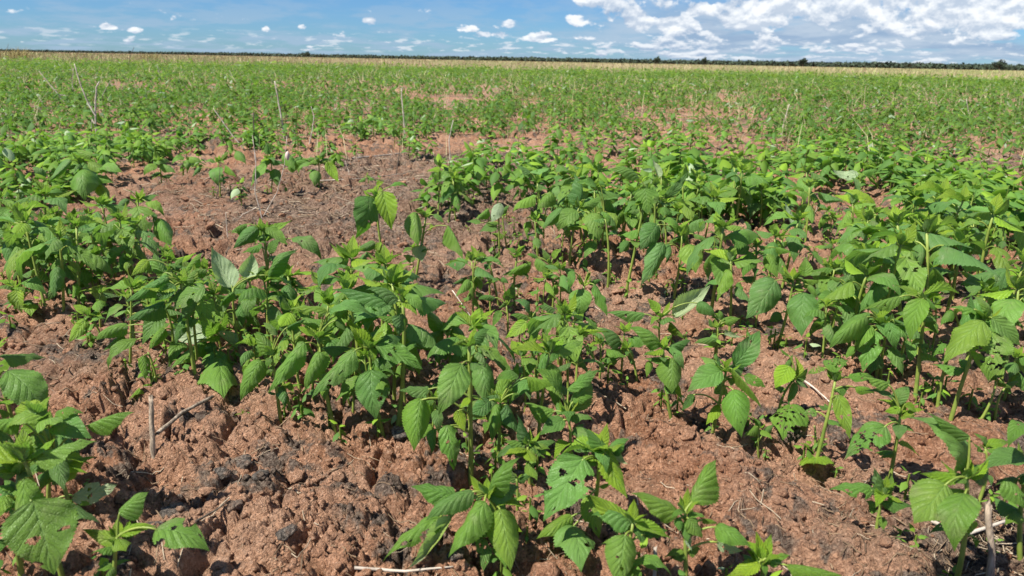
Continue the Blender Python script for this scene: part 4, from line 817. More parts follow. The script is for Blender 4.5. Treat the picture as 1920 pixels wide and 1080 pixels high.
[[-1.2151,2.0702,0.0899],[-1.2046,2.0461,0.0411],0.7,""]],"seedling in front of the bushy one at the left margin"]],{"left_row":[[-1.704,2.251],[-1.391,2.071],[-1.052,1.92],[-0.791,1.655],[-0.568,1.553],[-0.365,1.4],[-0.192,1.247],[-0.05,1.121],[0.045,0.999],[0.054,0.844],[-0.039,0.892],[-0.174,1.007],[-0.295,1.036],[-0.475,1.166],[-0.693,1.273],[-0.859,1.374],[-1.118,1.635],[-1.319,1.707]],"stand":[[-0.383,2.715],[-0.135,2.234],[-0.002,2.177],[0.228,1.903],[0.368,1.606],[0.491,1.444],[0.562,1.333],[0.623,1.237],[0.7,1.094],[0.83,1.028],[2.041,2.741],[1.964,2.937],[1.984,3.445],[1.397,3.611],[0.73,3.533],[0.091,3.458],[-0.25,3.342]],"far_left":[[-3.187,4.344],[-2.576,4.308],[-2.028,3.813],[-1.691,3.176],[-1.607,2.599],[-1.715,2.589],[-1.81,2.4]],"bare_strip":[[-1.874,3.463],[-1.846,4.053],[-1.55,4.471],[-1.027,4.42],[-0.32,4.276],[-0.298,3.336],[-0.402,2.713],[-0.127,2.103],[0.195,1.851],[0.042,1.258],[-0.291,1.466],[-0.607,1.666],[-0.908,1.827],[-1.361,2.357]],"bare_back":[[0.062,5.988],[0.902,5.931],[1.905,5.908],[1.752,4.578],[1.008,4.188],[0.585,4.408],[0.116,4.596]],"bare_back2":[[1.282,9.96],[3.681,12.153],[2.659,7.335],[1.79,5.805],[1.026,6.181]],"bare_right":[[2.959,5.034],[3.76,5.313],[2.37,3.212],[2.353,3.641],[2.527,4.219]],"bare_mid":[[-1.12,4.832],[-0.371,4.958],[-0.222,3.67],[-0.672,3.528]],"bare_small":[[-0.847,15.8],[0.091,16.3],[0.15,11.672],[-0.532,11.412]],"bare_small2":[[4.185,9.724],[5.85,11.402],[4.483,8.458],[3.347,7.489]],"corner":[[-0.807,0.921],[-0.683,0.94],[-0.556,0.836],[-0.461,0.648],[-0.621,0.644]],"mid_front":[[-0.097,1.161],[0.105,1.169],[0.103,0.925],[0.033,0.819],[-0.061,0.891]],"middle_gap":[[-0.141,1.695],[0.187,1.634],[0.224,1.291],[0.114,1.17],[-0.056,1.253]],"row_front":[[-0.499,1.233],[-0.226,1.114],[-0.082,1.081],[-0.058,0.963],[-0.174,1.007],[-0.333,1.053]],"litter_front":[[0.474,0.967],[0.806,0.949],[0.595,0.652],[0.343,0.646]],"litter_strip":[[-1.433,3.518],[-0.371,4.521],[-0.154,2.547],[-0.255,1.688],[-0.557,1.851],[-0.828,2.051]]},[["v",[[[-0.5114,0.9435,0.0],[-0.5146,0.9555,0.0379],[-0.516,0.9675,0.0784]]],0.0052,"pale broken stubble stake standing upright in the bare soil at the left",[-0.5114,0.9435,0.0],[]],["g",[[[-0.5115,0.9619,0.006],[-0.4997,1.0197,0.006],[-0.4795,1.0878,0.006]]],0.0042,"straight pale stick lying slantwise at the foot of the stubble stake",[-0.5115,0.9619,0.0],[]],["g",[[[-0.3742,0.7619,0.006],[-0.3644,0.7892,0.006],[-0.3511,0.8159,0.006]]],0.0022,"thin pale stick lying between the bottom left seedling and the dark clods",[-0.3742,0.7619,0.0],[]],["g",[[[-0.1697,0.695,0.006],[-0.1134,0.6975,0.006],[-0.0599,0.6999,0.006]]],0.0028,"straw coloured stalk lying level along the bottom edge of the picture",[-0.1697,0.695,0.0],[]],["v",[[[0.5333,0.6753,0.0],[0.5277,0.6873,0.0456],[0.5195,0.6993,0.1009]]],0.0058,"thick grey dry stalk standing at the bottom right behind the biggest seedling",[0.5333,0.6753,0.0],[]],["g",[[[0.5522,0.8356,0.006],[0.5775,0.8075,0.006],[0.6622,0.8451,0.006]]],0.0035,"grey twig lying across the litter at the bottom right",[0.5522,0.8356,0.0],[]],["v",[[[0.1661,0.691,-0.0],[0.1665,0.703,0.0153],[0.1678,0.715,0.0268]]],0.0032,"short pale stub standing at the bottom edge right of centre",[0.1661,0.691,0.0],[]],["g",[[[0.5316,1.2513,0.006],[0.5408,1.1991,0.006],[0.5434,1.1362,0.006]]],0.0028,"brown stick lying behind the yellow topped seedling",[0.5316,1.2513,0.0],[]],["g",[[[-0.1433,1.6945,0.006],[-0.111,1.5974,0.006],[-0.0814,1.5032,0.006]]],0.0025,"pale curved stick in the middle gap left of the small seedlings",[-0.1433,1.6945,0.0],[]],["v",[[[-1.5875,5.1861,0.0],[-1.6129,5.1981,0.2037],[-1.639,5.2101,0.3896]]],0.011,"tall pale dry stalk standing straight in the field left of centre",[-1.5875,5.1861,0.0],[]],["v",[[[-2.7365,4.8942,0.0],[-2.7302,4.9062,0.1166],[-2.7231,4.9182,0.2287],[-2.706,4.9302,0.3399],[-2.6881,4.9422,0.3744]],[[-2.7172,4.8942,0.1601],[-2.7582,4.9062,0.2287],[-2.7934,4.9182,0.3249],[-2.8201,4.9302,0.4274],[-2.8342,4.9422,0.4817]],[[-2.7277,4.8942,0.0893],[-2.7502,4.9062,0.1375],[-2.7813,4.9182,0.0219]],[[-2.7219,4.8942,0.0894],[-2.714,4.9062,0.0386],[-2.7186,4.9182,0.0015]]],0.01,"tall forked grey dead weed standing among the plants at the upper left",[-2.7365,4.8942,0.0],[]],["v",[[[-4.5033,7.677,0.0],[-4.585,7.689,0.0963],[-4.674,7.701,0.2137],[-4.7898,7.713,0.3675]],[[-4.5933,7.677,0.1402],[-4.5121,7.689,0.1303]]],0.008,"long leaning dry stalk left of the forked dead weed",[-4.5033,7.677,0.0],[]],["v",[[[-5.9478,10.2266,0.0],[-5.9362,10.2386,0.1654],[-5.8962,10.2506,0.3513]],[[-5.945,10.2266,0.065],[-5.8765,10.2386,0.1664]]],0.008,"short upright dry stalk behind the forked dead weed",[-5.9478,10.2266,0.0],[]],["v",[[[-4.2115,7.764,0.0],[-4.2217,7.776,0.1317],[-4.17,7.788,0.22],[-4.1345,7.8,0.2749]]],0.007,"crooked dry stalk right of the forked dead weed",[-4.2115,7.764,0.0],[]],["v",[[[-4.3988,7.201,0.0],[-4.479,7.213,0.0699],[-4.545,7.225,0.1603]]],0.007,"fallen leaning dry stalk at the left below the long leaning one",[-4.3988,7.201,0.0],[]],["v",[[[-14.2218,28.2181,0.0],[-14.1347,28.2301,0.3909],[-13.9266,28.2421,0.781]]],0.02,"dark stem rising above the horizon at the upper left",[-14.2218,28.2181,0.0],[]],["v",[[[-23.6706,35.5528,0.0],[-23.478,35.5648,0.395],[-23.2945,35.5768,0.8842]]],0.02,"dark stem rising above the horizon at the far left edge",[-23.6706,35.5528,0.0],[]],["v",[[[-7.4505,16.1629,0.0],[-7.5163,16.1749,0.1788],[-7.535,16.1869,0.3575]]],0.012,"pale slanting dry stalk in the green field left of the straight one",[-7.4505,16.1629,0.0],[]],["v",[[[-4.0553,5.9778,0.0],[-4.0776,5.9898,0.0419],[-4.0882,6.0018,0.0753]]],0.008,"dry stub at the left edge of the field",[-4.0553,5.9778,0.0],[]],["v",[[[-4.0914,6.0799,0.0],[-4.1034,6.0919,0.0515],[-4.1288,6.1039,0.1027]]],0.007,"dry stub leaning left near the left edge of the field",[-4.0914,6.0799,0.0],[]],["v",[[[-4.1051,6.4329,0.0],[-4.1206,6.4449,0.0359],[-4.1417,6.4569,0.0671]]],0.007,"pale stub in a pair leaning left in the field at the left",[-4.1051,6.4329,0.0],[]],["v",[[[-5.4368,14.9667,0.0],[-5.5167,14.9787,0.1238],[-5.5835,14.9907,0.2682]]],0.013,"short pale stalk leaning left in the green field above the straight stalk",[-5.4368,14.9667,0.0],[]],["v",[[[-1.3271,4.823,0.0],[-1.3028,4.835,0.0979],[-1.2897,4.847,0.188],[-1.3069,4.859,0.2493]]],0.006,"thin zigzag dry stalk right of the tall straight one",[-1.3271,4.823,0.0],[]],["v",[[[-1.5745,4.5361,0.0],[-1.581,4.5481,0.0918],[-1.5768,4.5601,0.2289]]],0.008,"dark upright twig left of the tall straight stalk",[-1.5745,4.5361,0.0],[]],["v",[[[-1.1345,3.252,0.0],[-1.1375,3.264,0.0717],[-1.142,3.276,0.1527],[-1.1503,3.288,0.2186]]],0.0045,"thin dry twig rising behind the forked twig of the bare strip",[-1.1345,3.252,0.0],[]],["v",[[[-1.6068,4.4734,0.0],[-1.6889,4.4854,0.0957],[-1.7512,4.4974,0.1846],[-1.7959,4.5094,0.2475]]],0.006,"long thin leaning twig at the back of the bare strip",[-1.6068,4.4734,0.0],[]],["v",[[[-0.8673,6.0311,0.0],[-0.8921,6.0431,0.1463],[-0.9087,6.0551,0.2571],[-0.8997,6.0671,0.3336]]],0.007,"branched thin dry weed in the field near the centre",[-0.8673,6.0311,0.0],[]],["v",[[[-0.5856,3.6542,0.0],[-0.5717,3.6662,0.0751],[-0.5603,3.6782,0.1604]]],0.006,"dark upright twig at the back of the bare ground near the centre",[-0.5856,3.6542,0.0],[]],["v",[[[-0.7628,3.4555,0.0],[-0.7763,3.4675,0.0448],[-0.7924,3.4795,0.0895]]],0.004,"short thin twig in the middle of the bare strip",[-0.7628,3.4555,0.0],[]],["v",[[[-0.8846,2.5714,0.0],[-0.9111,2.5834,0.0925],[-0.9021,2.5954,0.203],[-0.9115,2.6074,0.2714]],[[-0.8838,2.5714,0.0096],[-0.8321,2.5834,0.094],[-0.8046,2.5954,0.1863],[-0.7916,2.6074,0.2864]],[[-0.9019,2.5714,0.0417],[-0.9615,2.5834,0.0115],[-0.9978,2.5954,-0.0266]]],0.0045,"forked dry twig standing in the bare strip",[-0.8846,2.5714,0.0],[[-0.7837,2.5714,0.2229]]],["v",[[[-0.8764,2.2103,0.0],[-0.8797,2.2223,0.0475],[-0.8834,2.2343,0.0899]]],0.003,"short thin stub standing on the bare strip beside the left row",[-0.8764,2.2103,0.0],[]],["v",[[[-1.1783,2.8737,0.0],[-1.1584,2.8857,0.0574],[-1.1477,2.8977,0.1497]]],0.0035,"dark thin stem inside the thin seedling at the back of the bare strip",[-1.1783,2.8737,0.0],[]],["v",[[[2.0623,5.8551,0.0],[2.0834,5.8671,0.1295],[2.111,5.8791,0.27]]],0.008,"thin pale stalk leaning right among the plants right of centre",[2.0623,5.8551,0.0],[]],["v",[[[5.0191,8.3582,0.0],[4.9709,8.3702,0.1301],[4.938,8.3822,0.2425]]],0.008,"thin pale stalk among the plants at the upper right",[5.0191,8.3582,0.0],[]],["v",[[[-0.3654,4.2693,0.0],[-0.3748,4.2813,0.1132],[-0.3509,4.2933,0.2229]]],0.006,"thin crooked dry stem in the field just left of the centre",[-0.3654,4.2693,0.0],[]],["v",[[[-0.7481,5.1251,0.0],[-0.757,5.1371,0.1524],[-0.7714,5.1491,0.3618]]],0.007,"thin upright dry stem above the bare ground near the centre",[-0.7481,5.1251,0.0],[]],["g",[[[-0.8909,4.0784,0.006],[-0.7546,4.3089,0.006],[-0.5355,4.5491,0.006]]],0.007,"long brown stick lying level on the litter behind the stand",[-0.8909,4.0784,0.0],[]],["g",[[[-0.8802,3.3436,0.006],[-0.6969,3.396,0.006],[-0.534,3.6312,0.006]]],0.005,"pale stick lying on the litter left of the stand",[-0.8802,3.3436,0.0],[]],["g",[[[-0.9239,3.9654,0.006],[-0.7277,3.8292,0.006],[-0.6025,3.7685,0.006]]],0.005,"dark stick lying across the litter behind the tallest lone seedling",[-0.9239,3.9654,0.0],[]]]]''')
def inpoly(x, y, poly):
    x = np.asarray(x); y = np.asarray(y); c = np.zeros(x.shape, bool); n = len(poly)
    for i in range(n):
        x0, y0 = poly[i]; x1, y1 = poly[(i+1) % n]
        if y0 == y1: continue
        k = ((y0 > y) != (y1 > y)) & (x < (x1-x0)*(y-y0)/(y1-y0)+x0); c ^= k
    return c

# ------------------------------------------------------------------ ground
def litter_mask(x, y):
    r = np.hypot(x, y)
    m = np.zeros(x.shape)
    for cx, cy, rx, ry, s in ((-.50, 2.9, .8, 1.1, 1.), (-.45, 4.0, 1., .7, 1.1), (-1.3, 3.2, .5, .9, .6), (.62, .80, .25, .18, 1.), (1.05, 1.1, .25, .3, .5), (3.0, 4.2, .9, 1., .8),
                              (-.95, 1.28, .35, .2, .55), (-.15, 2.0, .25, .35, .6), (.1, 1.55, .3, .25, .45), (-2.7, 4.9, 1.2, .9, .8), (1.2, 5., 1.3, .8, .35)):
        m = np.maximum(m, s*(1-sstep(.5, 1.1, np.hypot((x-cx)/rx, (y-cy)/ry))))
    m = m*(.35+.9*fbm(x*6, y*6, 200, 3))
    m = np.maximum(m, .55*sstep(4.5, 8., r)*sstep(.42, .58, fbm(x*.9, y*.9, 210, 3)))
    return np.clip(m, 0, 1)
thf = np.arange(-.84, .8401, .0034); thc = np.linspace(.84, 2*math.pi-.84, 60)[1:-1]
th = np.concatenate([thf, thc]); nt = len(th)
rr = [.02, .12, .25, .38, .47, .53, .57]
r = .60
while r < 2.6: rr.append(r); r *= 1.0034
while r < 9: rr.append(r); r *= 1.0055
while r < 30: rr.append(r); r *= 1.012
while r < 7000: rr.append(r); r *= 1.08
rr = np.array(rr); nr = len(rr)
A, B = np.meshgrid(th, rr); gx = (B*np.sin(A)).ravel(); gy = (B*np.cos(A)).ravel()
gz = height(gx, gy)
idx = np.arange(nr*nt).reshape(nr, nt)
q = np.stack([idx[:-1], np.roll(idx, -1, 1)[:-1], np.roll(idx, -1, 1)[1:], idx[1:]], -1).reshape(-1, 4)
q = q[:, ::-1]
lm = litter_mask(gx, gy)
gme = mesh_np('ground', np.stack([gx, gy, gz], 1), q, mat=SOIL, col=np.stack([lm, lm, lm], 1))
ground = tag(obj('ground', gme), 'reddish brown cloddy soil of a crop field reaching the horizon', kind='structure')

# ------------------------------------------------------------------ leaves
PT = [0, .03, .08, .16, .27, .38, .5, .62, .74, .84, .91, .96, 1.]
PW = [.05, .20, .35, .46, .5, .485, .425, .335, .225, .13, .068, .030, 0.]
def leaf_geo(nv, nu, bend, fold, quilt, wave, twist, seed, holes=0, bites=0, teeth=.06, skew=0.):
    rs = np.random.default_rng(seed)
    t = np.linspace(0, 1, nv+1); u = np.linspace(-1, 1, nu+1)
    hw = np.interp(t, PT, PW); Tt, U = np.meshgrid(t, u, indexing='ij'); HW = np.repeat(hw[:, None], nu+1, 1)
    edge = 1+teeth*np.where((np.arange(nv+1) % 2 == 1), 1, -.4)[:, None]*(np.abs(U) > .99)
    X = U*HW*edge; au = np.abs(U)
    Y = Tt+.03*au*np.sin(Tt*math.pi)
    Zz = bend*4*Tt*(1-Tt)+fold*(-(X*2)**2)*.5
    ph = rs.uniform(0, 6.28, 4)
    if quilt: Zz = Zz+quilt*np.abs(np.sin(math.pi*((Tt-.30*au**.8)*7.+.25*np.sin(Tt*9+ph[2]))))**.6*(1-au**4)*np.minimum(1, HW*4)-quilt*1.5*np.exp(-(U/.12)**2)
    Zz = Zz+wave*au**2*(np.sin(Tt*11+ph[0]+U)*.6+np.sin(Tt*21+ph[1]-U*2)*.4)*HW*2
    Zz = Zz+twist*X*(Tt-.3)*2
    X = X+skew*np.sin(Tt*math.pi)
    V = np.stack([X, Y, Zz], -1).reshape(-1, 3); uv = np.stack([U*.5+.5, Tt], -1).reshape(-1, 2)
    i = np.arange((nv+1)*(nu+1)).reshape(nv+1, nu+1)
    Q = np.stack([i[:-1, :-1], i[:-1, 1:], i[1:, 1:], i[1:, :-1]], -1)
    keep = np.ones(Q.shape[:2], bool)
    cu = ((U[:-1, :-1]+U[1:, 1:])/2); ct = ((Tt[:-1, :-1]+Tt[1:, 1:])/2)
    for k in range(holes):
        hu = rs.uniform(-.75, .75); ht = rs.uniform(.18, .8); ru = rs.uniform(.06, .22 if holes < 6 else .17); rt = rs.uniform(.02, .055 if holes < 6 else .042)
        if abs(hu) < ru*.8 and holes < 6: hu += math.copysign(ru, hu)
        d = ((cu-hu)/ru)**2+((ct-ht)/rt)**2+rs.uniform(-.3, .3, cu.shape)
        keep &= ~(d < 1)
    for k in range(bites):
        hu = rs.choice([-1, 1]); ht = rs.uniform(.2, .9); ru = rs.uniform(.25, .6); rt = rs.uniform(.04, .11)
        d = ((cu-hu)/ru)**2+((ct-ht)/rt)**2+rs.uniform(-.2, .2, cu.shape)
        keep &= ~(d < 1)
    return V, Q[keep], uv
LV = {'n': [], 'h': [], 'l': [], 'y': []}
for i in range(24):
    g = leaf_geo(40, 14, random.choice([.06, .11, .17, .24, .30]), random.uniform(-.2, .9), .0065, random.uniform(.02, .08), random.uniform(-.25, .25), i, holes=1 if i % 4 == 3 else 0, skew=random.uniform(-.05, .05))
    LV['n'].append(mesh_np('leaf', g[0], g[1], mat=LEAF, uv=g[2]))
for i in range(8):
    g = leaf_geo(48, 20, random.choice([.06, .1, .15]), random.uniform(-.1, .5), .0065, random.uniform(.03, .09), random.uniform(-.3, .3), 50+i, holes=random.choice([2, 3, 4]), bites=random.choice([0, 1, 1, 2]), skew=random.uniform(-.05, .05))
    LV['h'].append(mesh_np('leaf', g[0], g[1], mat=LEAF, uv=g[2]))
for i in range(5):
    g = leaf_geo(52, 24, .09, random.uniform(.05, .3), .014, .05, random.uniform(-.3, .3), 80+i, holes=24, bites=3)
    LV['l'].append(mesh_np('leaf', g[0], g[1], mat=LEAF, uv=g[2]))
for i in range(6):
    g = leaf_geo(26, 10, random.choice([-.05, .05, .12]), random.uniform(-.5, .3), .022, .03, random.uniform(-.2, .2), 90+i, teeth=.10)
    LV['y'].append(mesh_np('leaf', g[0], g[1], mat=LEAF, uv=g[2]))
def vary(c, s=.14):
    k = random.uniform(1-s, 1+s); return (c[0]*k*random.uniform(.9, 1.12), c[1]*k, c[2]*k*random.uniform(.85, 1.15), 1)
MATURE = (.128, .262, .038); DEEP_SHADE = (.092, .205, .044); YOUNG = (.205, .345, .022); UNDER = (.48, .56, .38)
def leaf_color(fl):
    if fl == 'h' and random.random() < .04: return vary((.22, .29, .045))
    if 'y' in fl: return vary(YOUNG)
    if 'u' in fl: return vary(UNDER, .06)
    if 'd' in fl: return vary(DEEP_SHADE)  # shade painted as deeper green on marked hero leaves; elsewhere a random tone
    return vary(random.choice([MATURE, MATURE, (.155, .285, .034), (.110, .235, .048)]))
def leaf_matrix(a, b, w, up):
    a = Vector(a); b = Vector(b); d = b-a; L = d.length; y = d/L
    z = (up-y*up.dot(y)); z = z.normalized() if z.length > 1e-4 else Vector((0, -1, 0))
    x = y.cross(z)
    m = Matrix.Identity(4)
    for i in range(3): m[i][0] = x[i]*L*w; m[i][1] = y[i]*L; m[i][2] = z[i]*L; m[i][3] = a[i]
    return m
def pick(fl, w):
    k = 'l' if 'l' in fl else 'h' if 'h' in fl else 'y' if 'y' in fl else 'n'
    return random.choice(LV[k])
def add_leaf(parent, a, b, w, fl, up):
    o = obj('leaf', pick(fl, w), parent)
    if 'u' in fl: o['label'] = 'turned leaf showing its pale underside'
    elif 'l' in fl: o['label'] = 'leaf chewed to a net'
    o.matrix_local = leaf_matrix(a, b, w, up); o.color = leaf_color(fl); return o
def bez(p0, p1, p2, n):
    return [p0*(1-t)**2+p1*2*t*(1-t)+p2*t*t for t in [i/n for i in range(n+1)]]

def rosette(parent, top, axis, n, size):
    a0 = random.uniform(0, 6.28)
    for k in range(n):
        a = a0+k*2.4; el = random.uniform(.5, 1.15); L = size*random.uniform(.55, 1.)
        d = Vector((math.cos(a)*math.cos(el), math.sin(a)*math.cos(el), math.sin(el)))
        up = (axis*.8-Vector((math.cos(a), math.sin(a), 0))*.6).normalized()
        p = Vector(top)+Vector((math.cos(a), math.sin(a), 0))*.002
        add_leaf(parent, p, p+d*L, random.uniform(.38, .55), 'y', up)
MARK = {0: 'bright seedling at the bottom left', 3: 'large drooping seedling at the bottom centre', 4: 'plant with the very broad holed leaf', 5: 'pointed leaved plant above the bottom centre', 9: 'tall plant with three leaves hanging left',
 11: 'plant with the long level dark leaf', 12: 'plant with the slit round leaf', 13: 'left leaning plant of the front row', 14: 'bare yellow stem of the left row', 16: 'raised pale leaf of the left row', 17: 'turned over holed leaf', 18: 'leaves fanned to the lower left',
 19: 'full dark plant of the left row', 20: 'rounded upright leaves behind the left row', 21: 'little pale plant at the row edge', 24: 'yellow heart at the head of the row', 25: 'lone plant with the holed leaf', 26: 'bright plant with the level leaf', 27: 'folded ribbed leaf at the left edge',
 28: 'plant under the lone holed one', 29: 'bare green stem near the left edge', 30: 'dark plant at the left edge', 31: 'fan of fine leaves', 33: 'bushy plant left of the bare strip', 35: 'thin plant alone on the strip', 36: 'plant by the forked twig', 37: 'two hanging leaves behind the strip', 39: 'tallest lone seedling',
 40: 'slender plant with pale low leaves', 41: 'folded pale leaf at the stand end', 43: 'small plant leaning over the crack', 45: 'small plant topped by a cross', 46: 'heart shaped leaf in the middle', 49: 'shaded small seedling', 51: 'thin bent seedling at the furrow', 52: 'diamond shaped leaf', 53: 'big leaf hanging right of centre',
 54: 'small crisp seedling', 55: 'waving pale leaf', 56: 'lacy ragged seedling', 57: 'yellow topped tattered plant', 60: 'thick stem with the sieve like leaf', 61: 'holed oval leaf at lower right', 62: 'biggest plant at lower right', 65: 'tall leaning plant at the right', 66: 'tall straight plant at the stand front',
 67: 'jagged hanging leaves', 69: 'big round ribbed leaf', 73: 'tight curly crown', 74: 'two broad hanging leaves of the stand', 76: 'small upright plant before the stand', 77: 'white folded upright leaf', 78: 'thick stemmed plant deep in the stand', 79: 'dark leaf pointing straight up', 80: 'spiky yellow green crown',
 81: 'broad leaved plant at the stand front', 82: 'three bundled yellow stems', 83: 'crumpled round leaf', 84: 'curled whitish leaf tip', 85: 'long glossy leaf', 86: 'flat whitish far leaf', 87: 'pale turned leaf at the right', 88: 'leaf raised over the bare ridge'}
MK = [(HEROES[k][0][0], HEROES[k][0][1], v) for k, v in MARK.items()]
def beside(x, y):
    d, mx_, my_, v = min((math.hypot(x-a, y-b), a, b, c) for a, b, c in MK)
    ux_, uy_ = x-mx_, y-my_
    if abs(ux_) > abs(uy_): w_ = 'right of' if ux_ > 0 else 'left of'
    else: w_ = 'behind' if uy_ > 0 else 'in front of'
    return d, ('just ' if d < .10 else '')+w_+' the '+v
GRP = 'young leafy crop seedlings growing in the field'
taken = []
for base, top, ros, leaves, label in HEROES:
    bx, by, _ = base; hz_ = h1(bx, by)
    root = tag(obj('seedling', None, loc=(bx, by, hz_)), label, 'plant', GRP); root.empty_display_size = .02
    O = Vector((bx, by, hz_)); Tp = Vector(top)-O; Tp.z = max(Tp.z, .03)
    J = Join(); side = Vector((random.uniform(-.008, .008), random.uniform(-.008, .008), 0))
    p0 = Vector((0, 0, -.03)); sp = bez(p0, Tp*.5+side*2, Tp, 9)
    Hh = Tp.length; rb = min(.0035, .0017+Hh*.010)
    J.add(tube(sp, [rb*(1.12-.45*i/9) for i in range(10)], 7))
    chords = []
    for a, b, w_, fl in leaves:
        A_ = Vector(a)-O; B_ = Vector(b)-O
        hb = h1(b[0], b[1])+.006
        if b[2] < hb: B_.z = hb-O.z
        ch = (B_-A_).length; chords.append(ch)
        down = B_.z < A_.z
        out_ = Vector((A_.x-Tp.x, A_.y-Tp.y, 0))
        # where on the stem the stalk of the leaf springs from
        best = min(range(len(sp)), key=lambda i: (sp[i]-A_-Vector((0, 0, -.4*(sp[i]-A_).length))).length if i > 2 else 9)
        s0 = sp[best]; mid = (s0+A_)/2+Vector((0, 0, (A_-s0).length*.28))
        J.add(tube(bez(s0, mid, A_+(B_-A_)*.04, 6), [.0017, .0015, .0014, .0013, .0012, .0012, .0011], 5))
        tc_ = Vector((-bx, -by, .55)).normalized()
        up = Vector((0, 0, 1))*.75+tc_*.75+Vector((random.uniform(-.35, .35), random.uniform(-.2, .2), 0))
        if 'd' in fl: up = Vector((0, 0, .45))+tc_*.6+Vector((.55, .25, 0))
        if 'u' in fl: up = -(Vector((0, 0, .5))+tc_)
        add_leaf(root, A_, B_, w_*.88, fl, up)
    obj('stem', J.mesh('stem', STEM), root)
    ax = (sp[-1]-sp[-2]).normalized()
    if ros:
        rosette(root, Tp, ax, ros+2, max(chords)*.42)
        for k_ in range((0, 2, 5, 7, 8)[ros]):
            a_ = random.uniform(0, 6.28); L_ = sorted(chords)[len(chords)//2]*random.uniform(.4, .8); f_ = random.choice([.95, .85, .7, .55]); hd_ = Vector((math.cos(a_), math.sin(a_), 0))
            s0 = sp[round(f_*9)]; dr_ = random.uniform(-.1, .9)
            A_ = s0+hd_*L_*.22+Vector((0, 0, L_*.16)); B_ = A_+hd_*L_*math.cos(dr_)-Vector((0, 0, L_*math.sin(dr_)))
            if B_.z > .01: add_leaf(root, s0+hd_*.002, B_, random.uniform(.42, .6), random.choice(['', '', 'd', 'y']), Vector((0, 0, 1))+hd_*math.sin(dr_)*.6)
    taken.append((bx, by))
taken = np.array(taken)

# ------------------------------------------------------------------ seedlings of the stands
def plant_spec(Hh, ls, seed):
    """stem points and leaf list of one seedling in its own space"""
    rd = random.Random(seed)
    top = Vector((rd.uniform(-.02, .02), rd.uniform(-.02, .02), Hh)); sp = bez(Vector((0, 0, -.025)), top*.5+Vector((rd.uniform(-.012, .012), rd.uniform(-.012, .012), 0)), top, 6)
    lv = []; a = rd.uniform(0, 6.28)
    nodes = [(.32, .45), (.62, .85), (.84, 1.), (.97, .8)] if Hh > .11 else [(.4, .6), (.75, 1.), (.97, .75)]
    for f_, k in nodes:
        if f_ < .5 and rd.random() < .35: a += 1.57; continue
        s0 = sp[min(6, max(1, round(f_*6)))].lerp(sp[min(6, max(1, round(f_*6)))], 0); s0 = Vector((s0.x, s0.y, Hh*f_))
        for q_ in (0, math.pi):
            if rd.random() < .07: continue
            aa = a+q_+rd.uniform(-.3, .3); L = ls*k*rd.uniform(.8, 1.12); pet = L*rd.uniform(.22, .36)*(1 if f_ < .95 else .5)
            h = Vector((math.cos(aa), math.sin(aa), 0)); A_ = s0+h*pet*.85+Vector((0, 0, pet*.55))
            dr = rd.uniform(.25, 1.15) if f_ < .9 else rd.uniform(-.25, .5)
            B_ = A_+h*L*math.cos(dr)-Vector((0, 0, L*math.sin(dr)))
            if B_.z < .01: B_ = A_+h*L*.85+Vector((0, 0, .012-A_.z))
            up = Vector((0, 0, 1))+h*math.sin(dr)*.6+Vector((rd.uniform(-.3, .3), rd.uniform(-.3, .3), 0))
            fl = 'y' if (f_ > .95 and rd.random() < .5) else rd.choice(['', '', '', 'h', 'd', '', 'd', '', ''] if L > .03 else ['', 'd'])
            if rd.random() < .03: fl = 'l'
            lv.append((s0, A_, B_, rd.uniform(.40, .58), fl, up))
        a += math.pi/2+rd.uniform(-.2, .2)
    return sp, lv, top, ls
TEMPL = []
for i in range(12):
    Hh = [.095, .12, .145, .165, .135, .18, .11, .155, .125, .17, .08, .15][i]; TEMPL.append(plant_spec(Hh, [.055, .066, .072, .078, .07, .082, .06, .075, .064, .08, .046, .07][i], 300+i))
tm = []
for sp, lv, top, ls in TEMPL:
    J = Join(); J.add(tube(sp, [.0028*(1.15-.5*i/6) for i in range(7)], 6))
    for s0, A_, B_, w_, fl, up in lv: J.add(tube(bez(s0, (s0+A_)/2+Vector((0, 0, .3*(A_-s0).length)), A_, 3), .0012, 4, False))
    tm.append(J.mesh('stem', STEM))

def scatter(poly, dens_, mind, seed):
    rs = np.random.default_rng(seed); P = np.array(poly); lo = P.min(0); hi = P.max(0); n = int(dens_*(hi-lo).prod()*1.6)
    pts = rs.uniform(lo, hi, (n*2, 2)); pts = pts[inpoly(pts[:, 0], pts[:, 1], poly)]
    area = .5*abs(sum(P[i][0]*P[(i+1) % len(P)][1]-P[(i+1) % len(P)][0]*P[i][1] for i in range(len(P))))
    want = int(area*dens_); out = []
    for p in pts:
        if len(out) >= want: break
        if any((p[0]-o[0])**2+(p[1]-o[1])**2 < mind*mind for o in out[-80:]): continue
        out.append(p)
    return np.array(out)
cand = []
def zone_fill(name, dens_, mind, hd, sc, seed):
    for p in scatter(ZONES[name], dens_, mind, seed):
        d = np.hypot(taken[:, 0]-p[0], taken[:, 1]-p[1]).min()
        if d < hd*(.6 if p[1] > 1.8 else 1.): continue
        cn = float(fbm(np.array([p[0]*2.6]), np.array([p[1]*2.6]), 950, 3)[0])
        if name == 'stand' and cn < .36: continue
        cand.append((math.hypot(p[0], p[1]), p[0], p[1], sc*(.8+.55*(cn-.3)) if name == 'stand' else sc, name))
zone_fill('left_row', 150, .038, .042, 1.0, 1)
zone_fill('corner', 160, .04, .03, .9, 8)
zone_fill('mid_front', 190, .03, .028, .95, 9)
zone_fill('middle_gap', 75, .05, .03, .75, 10)
zone_fill('row_front', 110, .04, .03, .85, 11)
zone_fill('stand', 88, .052, .055, 1.15, 2)
zone_fill('bare_strip', 2.2, .2, .12, .6, 12)
zone_fill('far_left', 62, .07, .06, .95, 3)
